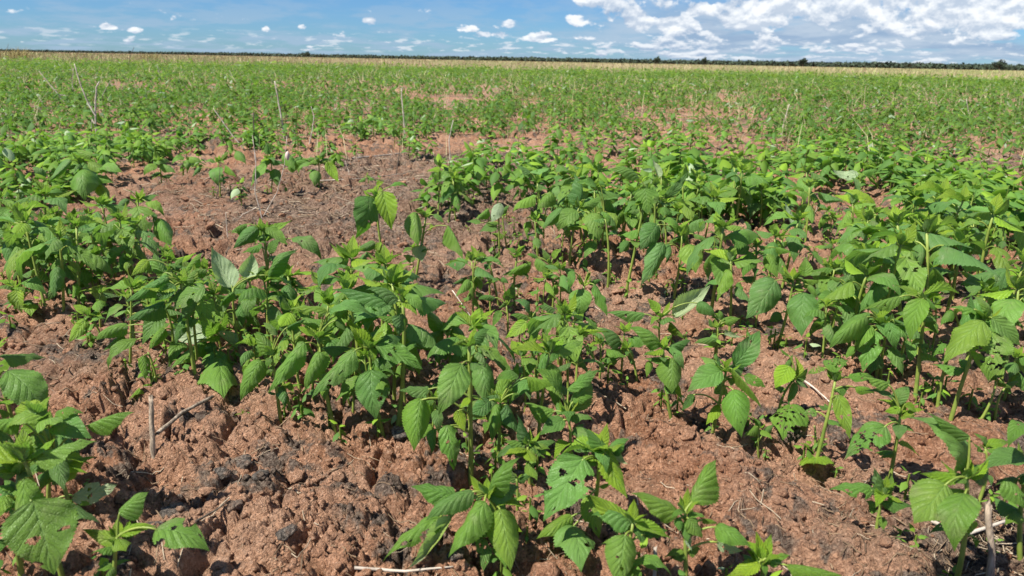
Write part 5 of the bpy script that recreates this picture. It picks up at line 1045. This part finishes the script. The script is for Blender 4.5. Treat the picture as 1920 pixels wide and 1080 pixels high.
# the open field beyond
def bare(x, y):
    m = np.zeros(x.shape, bool)
    for k in ('bare_strip', 'bare_back', 'bare_back2', 'bare_right', 'bare_mid', 'bare_small', 'bare_small2'): m |= inpoly(x, y, ZONES[k])
    return m
def field(r0, r1, dens_, seed, sp_=.70):
    rs = np.random.default_rng(seed); area = sp_*(r1*r1-r0*r0); n = int(area*dens_)
    R_ = np.sqrt(rs.uniform(r0*r0, r1*r1, n)); a = rs.uniform(-sp_, sp_, n); x = R_*np.sin(a); y = R_*np.cos(a)
    k = fbm(x*.55+9, y*.55, 400, 3)*.6+fbm(x*1.8, y*1.8, 410, 3)*.4+.10*np.abs(np.sin(a*1.3))
    nb = bare(x, y)
    keep = rs.uniform(0, 1, n) < sstep(.31, .47, k)
    keep = (keep & ~nb) | (nb & (R_ > 3.9) & (rs.uniform(0, 1, n) < .20+.15*(R_ > 5.5)))
    return x[keep], y[keep]
fx, fy = field(3.2, 5.4, 60, 5)
ok = ~(inpoly(fx, fy, ZONES['stand']) | inpoly(fx, fy, ZONES['far_left']))
for x, y in zip(fx[ok], fy[ok]):
    if y > 3.3: cand.append((math.hypot(x, y), x, y, random.uniform(.6, .95), 'field'))
cand.sort(key=lambda c: c[0])
NI = 300-len(HEROES)
ZL = {'left_row': ('seedling crowded among others inside the diagonal row at the left', 'seedlings crowded in the left row'),
      'far_left': ('seedling in the patch at the left edge above the left row', 'seedlings of the patch at the left edge'),
      'bare_strip': ('seedling on the bare strip', 'seedlings on the bare strip')}
used = [False]*len(TEMPL)
protos = [None]*len(TEMPL)
def build_proto(i):
    sp, lv, top, ls = TEMPL[i]; root = obj('seedling', None); obj('stem', tm[i], root)
    for s0, A_, B_, w_, fl, up in lv: add_leaf(root, A_, B_, w_, fl, up)
    st = random.getstate(); rosette(root, top, Vector((0, 0, 1)), 6, ls*.5); random.setstate(st)
    root.empty_display_size = .02
    return root
kids = {}
stuff = []
for n_, (r_, x, y, sc, zn) in enumerate(cand):
    if n_ >= NI: stuff.append((x, y, sc)); continue
    i = random.randrange(len(TEMPL)); s = sc*(random.uniform(.62, 1.30) if zn == 'stand' else random.uniform(.75, 1.2))
    if zn == 'left_row' and y < 1.12: s *= .72
    if protos[i] is None:
        root = protos[i] = build_proto(i); kids[i] = list(root.children)
    else:
        root = protos[i].copy(); COL.objects.link(root)
        for ch in kids[i]:
            c = ch.copy(); COL.objects.link(c); c.parent = root; c.matrix_parent_inverse = Matrix.Identity(4)
            if ch.name.startswith('leaf'):
                k = random.uniform(.86, 1.14); c.color = (ch.color[0]*k, ch.color[1]*k, ch.color[2]*k, 1)
    root.matrix_world = Matrix.Translation((x, y, h1(x, y))) @ Matrix.Rotation(random.uniform(0, 6.28), 4, 'Z') @ Matrix.Rotation(random.uniform(-.12, .12), 4, 'X') @ Matrix.Scale(s, 4)
    d_, bs = beside(x, y); hgt_ = 'tall' if s*TEMPL[i][2].z > .15 else 'low' if s*TEMPL[i][2].z < .10 else 'middling'
    zname = {'stand': 'the dense stand', 'left_row': 'the left row', 'far_left': 'the patch at the left edge', 'bare_strip': 'the bare strip', 'corner': 'the bottom left corner', 'mid_front': 'the bottom centre group', 'middle_gap': 'the middle gap', 'row_front': 'the front of the left row', 'field': 'the field behind the bare strip'}[zn]
    if d_ < .5: lab = '%s seedling %s' % (hgt_, bs.replace('just ', ''))
    else: lab = '%s seedling among many in %s, %s' % (hgt_, zname, 'toward its left' if x < .6 else 'toward its middle' if x < 1.3 else 'toward its right')
    g = '%s seedlings of %s' % (hgt_, zname)
    tag(root, lab, 'plant', g)

# ------------------------------------------------------------------ the rest of the crop, past the nearest three hundred
def leaf_soup(A_, d, up, L, w, col, nv, nu, bend=.10, fold=.25):
    V0, Q0, uv0 = leaf_geo(nv, nu, bend, fold, 0, 0, 0, 1, teeth=0)
    Q0 = Q0.reshape(-1, 4); N = len(A_)
    y = d/np.linalg.norm(d, axis=1, keepdims=True); z = up-y*(up*y).sum(1, keepdims=True); z /= np.linalg.norm(z, axis=1, keepdims=True)+1e-9
    x = np.cross(y, z)
    V = A_[:, None]+L[:, None, None]*(V0[None, :, 0:1]*w[:, None, None]*x[:, None]+V0[None, :, 1:2]*y[:, None]+V0[None, :, 2:3]*z[:, None])
    Q = Q0[None]+(np.arange(N)*len(V0))[:, None, None]
    return V.reshape(-1, 3), Q.reshape(-1, 4), np.repeat(col, len(V0), 0)
def crop(px, py, sc, nl, nv, nu, name, label, ls=.072, Hm=.14, stems=True, hz_col=None, colk=None):
    n = len(px); gz_ = height(px, py); Hh = Hm*sc*rng.uniform(.7, 1.3, n)*(.7+.6*fbm(px*1.7, py*1.7, 900, 3))
    pi_ = np.repeat(np.arange(n), nl); k = np.tile(np.arange(nl), n); N = n*nl
    f_ = .35+.65*((k//2)/max(1, (nl-1)//2)); rot = rng.uniform(0, 6.28, n)[pi_]
    a = rot+(k % 2)*math.pi+(k//2)*1.57+rng.uniform(-.4, .4, N)
    L = ls*sc[pi_]*np.where(f_ > .93, .72, 1.)*np.where(f_ < .45, .6, 1.)*rng.uniform(.75, 1.15, N); pet = L*.3
    h = np.stack([np.cos(a), np.sin(a), np.zeros(N)], 1)
    A_ = np.stack([px[pi_], py[pi_], gz_[pi_]+Hh[pi_]*f_], 1)+h*pet[:, None]*.8; A_[:, 2] += pet*.5
    dr = np.where(f_ > .93, rng.uniform(-.7, .5, N), rng.uniform(.0, 1.1, N))
    d = h*np.cos(dr)[:, None]; d[:, 2] = -np.sin(dr)
    up = np.array([0, 0, 1.])+h*(np.sin(dr)*.6)[:, None]+rng.uniform(-.35, .35, (N, 3))
    base = np.array([[.122, .238, .036], [.145, .258, .034], [.098, .205, .042], [.20, .33, .03]])
    ci = np.where((f_ > .93) & (rng.uniform(0, 1, N) < .45), 3, rng.integers(0, 3, N))
    col = base[ci]*rng.uniform(.8, 1.2, (N, 1))
    pale = rng.uniform(0, 1, N) < .025; col[pale] = (.36, .46, .27)
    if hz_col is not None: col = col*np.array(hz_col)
    if colk is not None: col = col*colk[pi_]
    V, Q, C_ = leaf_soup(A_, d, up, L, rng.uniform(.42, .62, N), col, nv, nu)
    if stems:
        T0 = np.array([0, 2.1, 4.2]); rs_ = .0024
        o = np.stack([np.cos(T0), np.sin(T0), T0*0], 1)*rs_
        b = np.stack([px, py, gz_-.02], 1)[:, None]+o[None]; t_ = np.stack([px, py, gz_+Hh], 1)[:, None]+o[None]*.7
        SV = np.concatenate([b, t_], 1).reshape(-1, 3); i = np.array([[0, 1, 4, 3], [1, 2, 5, 4], [2, 0, 3, 5]])
        SQ = (i[None]+(np.arange(n)*6)[:, None, None]).reshape(-1, 4)+len(V)
        V = np.concatenate([V, SV]); Q = np.concatenate([Q, SQ]); C_ = np.concatenate([C_, np.tile([[.2, .27, .05]], (len(SV), 1))])
    return tag(obj(name, mesh_np(name, V, Q, mat=LEAF_S, col=C_)), label, 'crop', kind='stuff')
st = np.array(stuff)
crop(st[:, 0], st[:, 1], st[:, 2], 12, 7, 4, 'crop_plants', 'green crop seedlings filling the near part of the open field')
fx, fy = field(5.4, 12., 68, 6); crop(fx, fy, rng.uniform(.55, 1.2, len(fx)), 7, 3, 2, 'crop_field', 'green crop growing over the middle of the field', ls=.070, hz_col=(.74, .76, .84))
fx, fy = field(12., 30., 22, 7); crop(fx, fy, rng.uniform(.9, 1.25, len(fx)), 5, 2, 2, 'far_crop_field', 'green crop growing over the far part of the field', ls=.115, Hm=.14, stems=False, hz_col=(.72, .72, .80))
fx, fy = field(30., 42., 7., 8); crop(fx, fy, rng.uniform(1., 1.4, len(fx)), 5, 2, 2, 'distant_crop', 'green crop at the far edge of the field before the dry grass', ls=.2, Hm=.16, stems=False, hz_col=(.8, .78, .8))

# small weeds and seed leaves at the feet of the crop
wxy = np.concatenate([scatter(ZONES['left_row'], 150, .02, 61), scatter(ZONES['stand'], 60, .03, 62), taken+rng.normal(0, .02, taken.shape), taken+rng.normal(0, .03, taken.shape)])
crop(wxy[:, 0], wxy[:, 1], rng.uniform(.5, 1.3, len(wxy)), 6, 4, 2, 'small_weeds', 'tiny green weeds and seed leaves at the feet of the seedlings', ls=.020, Hm=.030)
# ------------------------------------------------------------------ grass: blades as tapering bent strips
def blades(cx, cy, n, hgt, spread, width, col, lean=.35):
    N = len(cx)*n; i = np.repeat(np.arange(len(cx)), n)
    bx = cx[i]+rng.normal(0, 1, N)*spread[i]; by = cy[i]+rng.normal(0, 1, N)*spread[i]; H_ = hgt[i]*rng.uniform(.55, 1.1, N)
    a = rng.uniform(0, 6.28, N); ln = rng.uniform(0, lean, N)*H_; wd = width[i]*rng.uniform(.6, 1.2, N); b = rng.uniform(0, 6.28, N)
    wx, wy = np.cos(b)*wd/2, np.sin(b)*wd/2; z0 = height(bx, by)-.02
    V = np.zeros((N, 5, 3))
    V[:, 0] = np.stack([bx-wx, by-wy, z0], 1); V[:, 1] = np.stack([bx+wx, by+wy, z0], 1)
    mx, my = bx+np.cos(a)*ln*.3, by+np.sin(a)*ln*.3
    V[:, 2] = np.stack([mx+wx*.8, my+wy*.8, z0+H_*.6], 1); V[:, 3] = np.stack([mx-wx*.8, my-wy*.8, z0+H_*.6], 1)
    V[:, 4] = np.stack([bx+np.cos(a)*ln, by+np.sin(a)*ln, z0+H_], 1)
    o = np.arange(N)[:, None]*5
    return V.reshape(-1, 3), o+np.array([[0, 1, 2, 3]]), o+np.array([[3, 2, 4]]), np.repeat(col[i]*rng.uniform(.75, 1.25, (N, 1)), 5, 0)
def ring(r0, r1, n, seed, sp_=.74):
    rs = np.random.default_rng(seed); R_ = np.sqrt(rs.uniform(r0*r0, r1*r1, n)); a = rs.uniform(-sp_, sp_, n); return R_*np.sin(a), R_*np.cos(a)
def tint(x, y, a=(1, 1, 1), b=(.62, .82, .55), k=0):
    t_ = sstep(.4, .62, fbm(x*.08, y*.05, 500+k, 3))[:, None]; return np.array(a)*(1-t_)+np.array(b)*t_
parts = []
gx_, gy_ = ring(34, 52, 5200, 20); parts.append(blades(gx_, gy_, 6, rng.uniform(.28, .50, len(gx_)), np.full(len(gx_), .16), np.full(len(gx_), .014), tint(gx_, gy_)))
gx_, gy_ = ring(48, 110, 5000, 21); parts.append(blades(gx_, gy_, 7, rng.uniform(.35, .56, len(gx_)), np.full(len(gx_), .4), np.full(len(gx_), .04), tint(gx_, gy_, k=3)))
gx_, gy_ = ring(110, 420, 5000, 22); parts.append(blades(gx_, gy_, 7, rng.uniform(.4, .6, len(gx_)), np.full(len(gx_), 1.5), np.full(len(gx_), .22), tint(gx_, gy_, k=6)))
V = []; Q = []; T = []; C_ = []; o = 0
for v, q_, t_, c in parts: V.append(v); Q.append(q_+o); T.append(t_+o); C_.append(c); o += len(v)
tag(obj('dry_grass', mesh_np('dry_grass', np.concatenate(V), np.concatenate(Q), np.concatenate(T), GRASS, col=np.concatenate(C_))),
    'pale yellow dry grass standing in a band before the distant woods', 'grass', kind='stuff')
# wispy dead stems scattered over the green
gx_, gy_ = ring(4.2, 26, 2300, 23); dv = blades(gx_, gy_, 3, rng.uniform(.12, .34, len(gx_)), np.full(len(gx_), .04), np.full(len(gx_), .006)*np.clip(np.hypot(gx_, gy_)/9, .7, 2), np.full((len(gx_), 3), .95), lean=.9)
tag(obj('dead_stems', mesh_np('dead_stems', *dv[:3], GRASS, col=dv[3])), 'thin dead stems sticking out of the green crop', 'weeds', kind='stuff')
def tussock(x, y, h_, label):
    v = blades(np.full(10, x)+rng.normal(0, .2, 10), np.full(10, y)+rng.normal(0, .2, 10), 22, np.full(10, h_), np.full(10, .22), np.full(10, .03), np.tile([[.85, .85, .6]], (10, 1)), lean=.7)
    tag(obj('grass_tussock', mesh_np('grass_tussock', *v[:3], GRASS, col=v[3])), label, 'grass', 'tall grass tussocks on the skyline')
tussock(-27.6, 43, .80, 'tall shaggy tussock on the skyline at the upper left, second from the edge')
tussock(-29.6, 43.5, .78, 'tall shaggy tussock on the skyline at the left edge')
tussock(-24.5, 52, .66, 'lower brown tussock on the skyline at the upper left, third from the edge')

# ------------------------------------------------------------------ distant woods
def crown(cx, cy, z0, rx, rz, n, ld, rs, col):
    u = rs.normal(0, 1, (n, 3)); u /= np.linalg.norm(u, axis=1, keepdims=True); rad = rs.uniform(.55, 1., (n, 1))
    lob = 1+.25*np.sin(u[:, :1]*5+cx)+.2*np.sin(u[:, 2:]*7+cy)
    c = np.array([cx, cy, z0+rz])+u*rad*lob*np.array([rx, rx, rz])
    e1 = rs.normal(0, 1, (n, 3)); e1 /= np.linalg.norm(e1, axis=1, keepdims=True); e2 = np.cross(e1, u+rs.normal(0, .4, (n, 3))); e2 /= np.linalg.norm(e2, axis=1, keepdims=True)
    s = ld*rs.uniform(.6, 1.3, (n, 1)); V = np.stack([c-e1*s, c+e2*s*.8, c+e1*s, c-e2*s*.8], 1).reshape(-1, 3)
    return V, np.arange(n*4).reshape(-1, 4), np.repeat(np.tile(col, (n, 1))*rs.uniform(.75, 1.25, (n, 1)), 4, 0)
rs = np.random.default_rng(77)
LX = np.array([-4200, -1700, -1150, -600, 0, 420, 700, 1500, 3200]); LY = np.array([1700, 2350, 2150, 1600, 1220, 980, 860, 640, 300])
V = []; Q = []; C_ = []; o = 0
for i in range(2600):
    s = rs.uniform(0, 1)**.9; x = np.interp(s, np.linspace(0, 1, 9), LX); y = np.interp(s, np.linspace(0, 1, 9), LY)
    if abs(math.atan2(x, y)) > .85: continue
    y += rs.uniform(0, 90)*(.5+y/1500); x += rs.uniform(-25, 25)
    hh = rs.uniform(5.9, 6.5)*(1.+.06*sstep(200, 700, x))*(1.12 if rs.uniform() < .12 else 1)*(.86+.3*float(fbm(np.array([x*.006]), np.array([y*.006]), 9)[0])); rx = rs.uniform(6, 12)*(1 if x > -200 else 1.5)
    v, q_, c = crown(x, y, -.5, rx, hh/2, 40, 1.9, rs, [1., 1., 1.]); V.append(v); Q.append(q_+o); C_.append(c); o += len(v)
tag(obj('distant_woods', mesh_np('distant_woods', np.concatenate(V), np.concatenate(Q), mat=TREEL, col=np.concatenate(C_), smooth=False)),
    'low dark green line of woods along the whole horizon', 'woods', kind='stuff')
def tree(x, y, h_, rx, label, k=1.):
    root = tag(obj('tree', None, loc=(x, y, 0)), label, 'tree', 'trees rising above the distant woods')
    J = Join(); J.add(tube([(0, 0, -.5), (.2, 0, h_*.3), (-.1, .1, h_*.62)], [.35, .28, .12], 7))
    J.add(tube([(.1, 0, h_*.3), (rx*.5, .2, h_*.6)], [.2, .08], 5)); J.add(tube([(.1, 0, h_*.28), (-rx*.5, -.2, h_*.62)], [.2, .08], 5))
    obj('trunk', J.mesh('trunk', BARK), root)
    v, q_, c = crown(0, 0, h_*.22, rx, h_*.39, 420, .9, rs, [.8*k, .85*k, .8*k]); obj('crown', mesh_np('crown', v, q_, mat=TREEL, col=c, smooth=False), root)
tree(530, 850, 10.6, 6.6, 'largest round dark tree standing above the distant woods near the right edge', .75)
tree(335, 905, 9.3, 4.8, 'dark round tree above the distant woods between the middle and the right edge', .7)
tree(186, 1020, 9., 3.6, 'slender tree sticking up from the distant woods right of centre')
tree(238, 980, 8.8, 3.0, 'small pointed tree sticking up from the distant woods, second right of centre')
tree(-360, 1330, 9., 7., 'broad low tree on the distant woods left of centre')

# ------------------------------------------------------------------ dead stalks, twigs and sticks
for kind, strands, r_, label, g, buds in STALKS:
    gx0, gy0, _ = g; z0 = h1(gx0, gy0); root = tag(obj('dry_stick' if kind == 'g' else 'dry_stalk', None, loc=(gx0, gy0, z0)), label, 'stick' if kind == 'g' else 'dry stalk')
    root.empty_display_size = .02
    dark = 'dark' in label; mat = TWIGD if dark else (STICK if r_ > .004 and gy0 < 1.4 else TWIG)
    for si, s in enumerate(strands):
        pts = [Vector(p) for p in s]
        if kind == 'g':
            for p in pts: p.z = max(h1(p.x, p.y), h1(p.x+.01, p.y), h1(p.x, p.y+.01))
            zz = [p.z for p in pts]; mzz = max(zz)
            for j, p in enumerate(pts): p.z = .35*p.z+.65*mzz+r_*.8
        elif si == 0: pts[0].z = z0-.02
        fine = []
        for j in range(len(pts)-1):
            for q_ in range(4): fine.append(pts[j].lerp(pts[j+1], q_/4))
        fine.append(pts[-1]); n_ = len(fine); jit = r_*.13
        fine = [p+Vector((random.uniform(-jit, jit), random.uniform(-jit, jit), random.uniform(-jit, jit)*.3)) if 0 < j < n_-1 else p for j, p in enumerate(fine)]
        fine = [p-Vector((gx0, gy0, z0)) for p in fine]
        rk = r_*(1 if si == 0 else .75)*(.75 if gy0 < 1.4 else .6 if gy0 < 2 else .75 if gy0 > 4 else .55)
        stub = r_ > .0028 and gy0 < 1.4
        V_, Q_, T_ = tube(fine, [rk*(1-(.15 if stub else .55)*j/(n_-1))*random.uniform(.88, 1.12) for j in range(n_)], 8 if gy0 < 2 else 5)
        if stub and kind == 'v':
            m_ = 8 if gy0 < 2 else 5
            for j in range(len(V_)-1-m_, len(V_)-1): V_[j] = V_[j]+Vector((0, 0, random.uniform(-1, 1.2)*rk*1.1))
            V_[-1] = V_[-1]-Vector((0, 0, rk))
        J = Join(); J.add((V_, Q_, T_)); obj('stalk' if si == 0 else 'branch', J.mesh('stalk', mat), root)
    for b in buds:
        c = Vector(b)-Vector((gx0, gy0, z0)); J = Join(); J.add(tube([c+Vector((0, 0, -.016)), c+Vector((0, 0, -.008)), c, c+Vector((.001, 0, .01)), c+Vector((.002, 0, .016))], [.002, .0065, .008, .006, .001], 8))
        tag(obj('bud', J.mesh('bud', simple('dry_bud', (.5, .36, .32), (.65, .52, .46), 60.)), root), 'pinkish dried bud')

# ------------------------------------------------------------------ litter of straw on the soil
def straws(n, seed, rmax, dmul):
    rs = np.random.default_rng(seed); R_ = .62*(rmax/.62)**(rs.uniform(0, 1, n*5)); a = rs.uniform(-.72, .72, n*5); x = R_*np.sin(a); y = R_*np.cos(a)
    k = rs.uniform(0, 1, n*5) < (.11+.9*litter_mask(x, y))*dmul; x = x[k][:n]; y = y[k][:n]; n = len(x)
    L = rs.gamma(2.2, .011, n).clip(.006, .06)*(1+.9*sstep(2., 3.5, np.hypot(x, y)))*(1+.12*np.hypot(x, y)); a = rs.uniform(0, 3.14, n); wd = rs.uniform(.0003, .0010, n)*np.clip(np.hypot(x, y)/1.5, 1, 3.)
    T_ = np.linspace(-.5, .5, 5); cur = rs.normal(0, .05, n)
    cx = x[:, None]+L[:, None]*(T_[None]*np.cos(a)[:, None]-(T_**2-.1)[None]*cur[:, None]*np.sin(a)[:, None]*2)
    cy = y[:, None]+L[:, None]*(T_[None]*np.sin(a)[:, None]+(T_**2-.1)[None]*cur[:, None]*np.cos(a)[:, None]*2)
    hz_ = height(cx.ravel(), cy.ravel()).reshape(n, 5); mz = hz_.mean(1, keepdims=True)
    cz = .4*hz_+.6*np.maximum(mz, hz_.max(1, keepdims=True)*.6+mz*.4)+rs.uniform(0, .003, (n, 1))+T_[None]*rs.normal(0, .07, (n, 1))*L[:, None]-.0012
    nx = -np.sin(a)[:, None]; ny = np.cos(a)[:, None]; V = np.zeros((n, 5, 3, 3))
    for j, (s_, zz) in enumerate(((-1, 0), (1, 0), (0, 1.2))):
        V[:, :, j, 0] = cx+nx*wd[:, None]*s_; V[:, :, j, 1] = cy+ny*wd[:, None]*s_; V[:, :, j, 2] = cz+zz*wd[:, None]
    i = []
    for s_ in range(4):
        for j in range(3): i.append([s_*3+j, s_*3+(j+1) % 3, s_*3+3+(j+1) % 3, s_*3+3+j])
    Qs = (np.array(i)[None]+(np.arange(n)*15)[:, None, None]).reshape(-1, 4)
    col = np.array([[.95, .95, .95], [.6, .52, .45], [.4, .33, .28], [.22, .18, .16], [.5, .42, .36]])[rs.integers(0, 5, n)]*rs.uniform(.8, 1.1, (n, 1))
    return V.reshape(-1, 3), Qs, np.repeat(col, 15, 0)
v, q_, c = straws(10500, 31, 8., 1.)
tag(obj('straw_litter', mesh_np('straw_litter', v, q_, mat=STRAW, col=c)), 'dry bits of straw and dead stems littering the soil', 'litter', kind='stuff')

# ------------------------------------------------------------------ clods and crumbs of earth
def ico():
    import bmesh
    r_ = []
    for sub in (1, 3):
        bm = bmesh.new(); bmesh.ops.create_icosphere(bm, subdivisions=sub, radius=1); bm.verts.ensure_lookup_table()
        r_.append((np.array([v.co[:] for v in bm.verts]), np.array([[v.index for v in f.verts] for f in bm.faces]))); bm.free()
    return r_
ICO1, ICO3 = ico()
clods = []
for i in range(9):
    V0, F0 = ICO3; rs = np.random.default_rng(600+i); V = V0.copy()
    # broken lumps: planes cut off a ball, then knobs
    for k in range(9):
        n_ = rs.normal(0, 1, 3); n_ /= np.linalg.norm(n_); d = rs.uniform(.55, .85); s_ = V@n_; V = V-np.clip(s_-d, 0, None)[:, None]*n_*.85
    kn = fbm(V[:, 0]*2.6+i*7, V[:, 1]*2.6+V[:, 2]*2.1, 700+i, 3)-.5
    f1, f2, _i = worley(V[:, 0]*2.4+V[:, 2]*1.3+i*5, V[:, 1]*2.4-V[:, 2]*1.1, 800+i)
    V = V*(1+.42*kn+.16*(np.clip(f2-f1, 0, .4)-.2)*2)[:, None]*np.array([1., rs.uniform(.7, 1.), rs.uniform(.55, .8)])
    clods.append(mesh_np('clod', V, T=F0, mat=CLODM))
rs = np.random.default_rng(41); cnt = 0; heroes_xy = taken
spots = []
for k in range(6000):
    R_ = .66*(3.6/.66)**rs.uniform(0, 1); a = rs.uniform(-.62, .62); x = R_*math.sin(a); y = R_*math.cos(a)
    if R_ < 1.15: pass
    if np.hypot(taken[:, 0]-x, taken[:, 1]-y).min() < .035: continue
    s_ = rs.uniform(.007, .015)*(1+.25*(R_-.6)) if rs.uniform() < .8 else rs.uniform(.014, .022)
    if any((x-p[0])**2+(y-p[1])**2 < (.9*(s_+p[2]))**2 for p in spots): continue
    spots.append((x, y, s_))
    if len(spots) >= 300: break
for n_, (x, y, s_) in enumerate(spots):
    o = obj('soil_clod', clods[n_ % 9]); z = h1(x, y); dk = 1. if (rs.uniform() < (.42 if (x < .1 and y < 1.05) else .12)) else 0.
    o.location = (x, y, z+s_*.12); o.scale = (s_, s_, s_*rs.uniform(.7, 1.)); o.rotation_euler = (rs.uniform(-.4, .4), rs.uniform(-.4, .4), rs.uniform(0, 6.28)); o.color = (dk, 0, 0, 1)
    side = 'left' if x < -.12 else 'right' if x > .2 else 'centre'
    dist = 'bottom' if y < 1.05 else 'middle' if y < 1.9 else 'back'
    kindn = 'dark grey crumbly' if dk else 'reddish brown'; sz = 'large' if s_ > .0165 else 'small' if s_ < .0105 else 'medium'
    d_, bs = beside(x, y); bs = bs.replace('just ', '')
    tag(o, '%s %s clod %s' % (sz, 'dark grey' if dk else 'reddish', bs), 'clod', 'loose %s clods of earth' % kindn)
# tell those apart that share a label: nearest to the camera first
ORD = ['nearest', 'second nearest', 'third nearest', 'fourth nearest', 'fifth nearest', 'sixth nearest', 'seventh nearest', 'eighth nearest', 'ninth nearest']
byl = {}
for o in S.objects:
    if o.parent is None and o.get('label') and o.get('category') in ('plant', 'clod') and 'among many' not in o['label']: byl.setdefault(o['label'], []).append(o)
for l_, os_ in byl.items():
    if 1 < len(os_) <= 9:
        os_.sort(key=lambda o: o.matrix_basis.translation.y)
        for o, w_ in zip(os_, ORD if len(os_) > 2 else ['the nearer', 'the farther']): o['label'] = l_+', '+w_
# crumbs
n = 11000; R_ = .62*(4.2/.62)**rs.uniform(0, 1, n); a = rs.uniform(-.70, .70, n); x = R_*np.sin(a); y = R_*np.cos(a)
s_ = rs.gamma(2., .0011, n)+.0012; s_ = np.minimum(s_, .0065)*(1+.2*(R_-.6)); z = height(x, y)
V0, F0 = ICO1
J_ = 1+rs.uniform(-.3, .3, (n, len(V0), 1)); sc_ = s_[:, None, None]*rs.uniform(.6, 1.1, (n, 1, 3))
V = V0[None]*J_*sc_+np.stack([x, y, z+s_*.3], 1)[:, None]
tag(obj('soil_crumbs', mesh_np('soil_crumbs', V.reshape(-1, 3), T=(F0[None]+(np.arange(n)*len(V0))[:, None, None]).reshape(-1, 3), mat=SOIL, smooth=True,
    col=np.zeros((n*len(V0), 3)))), 'small crumbs of red earth covering the soil', 'soil', kind='stuff')
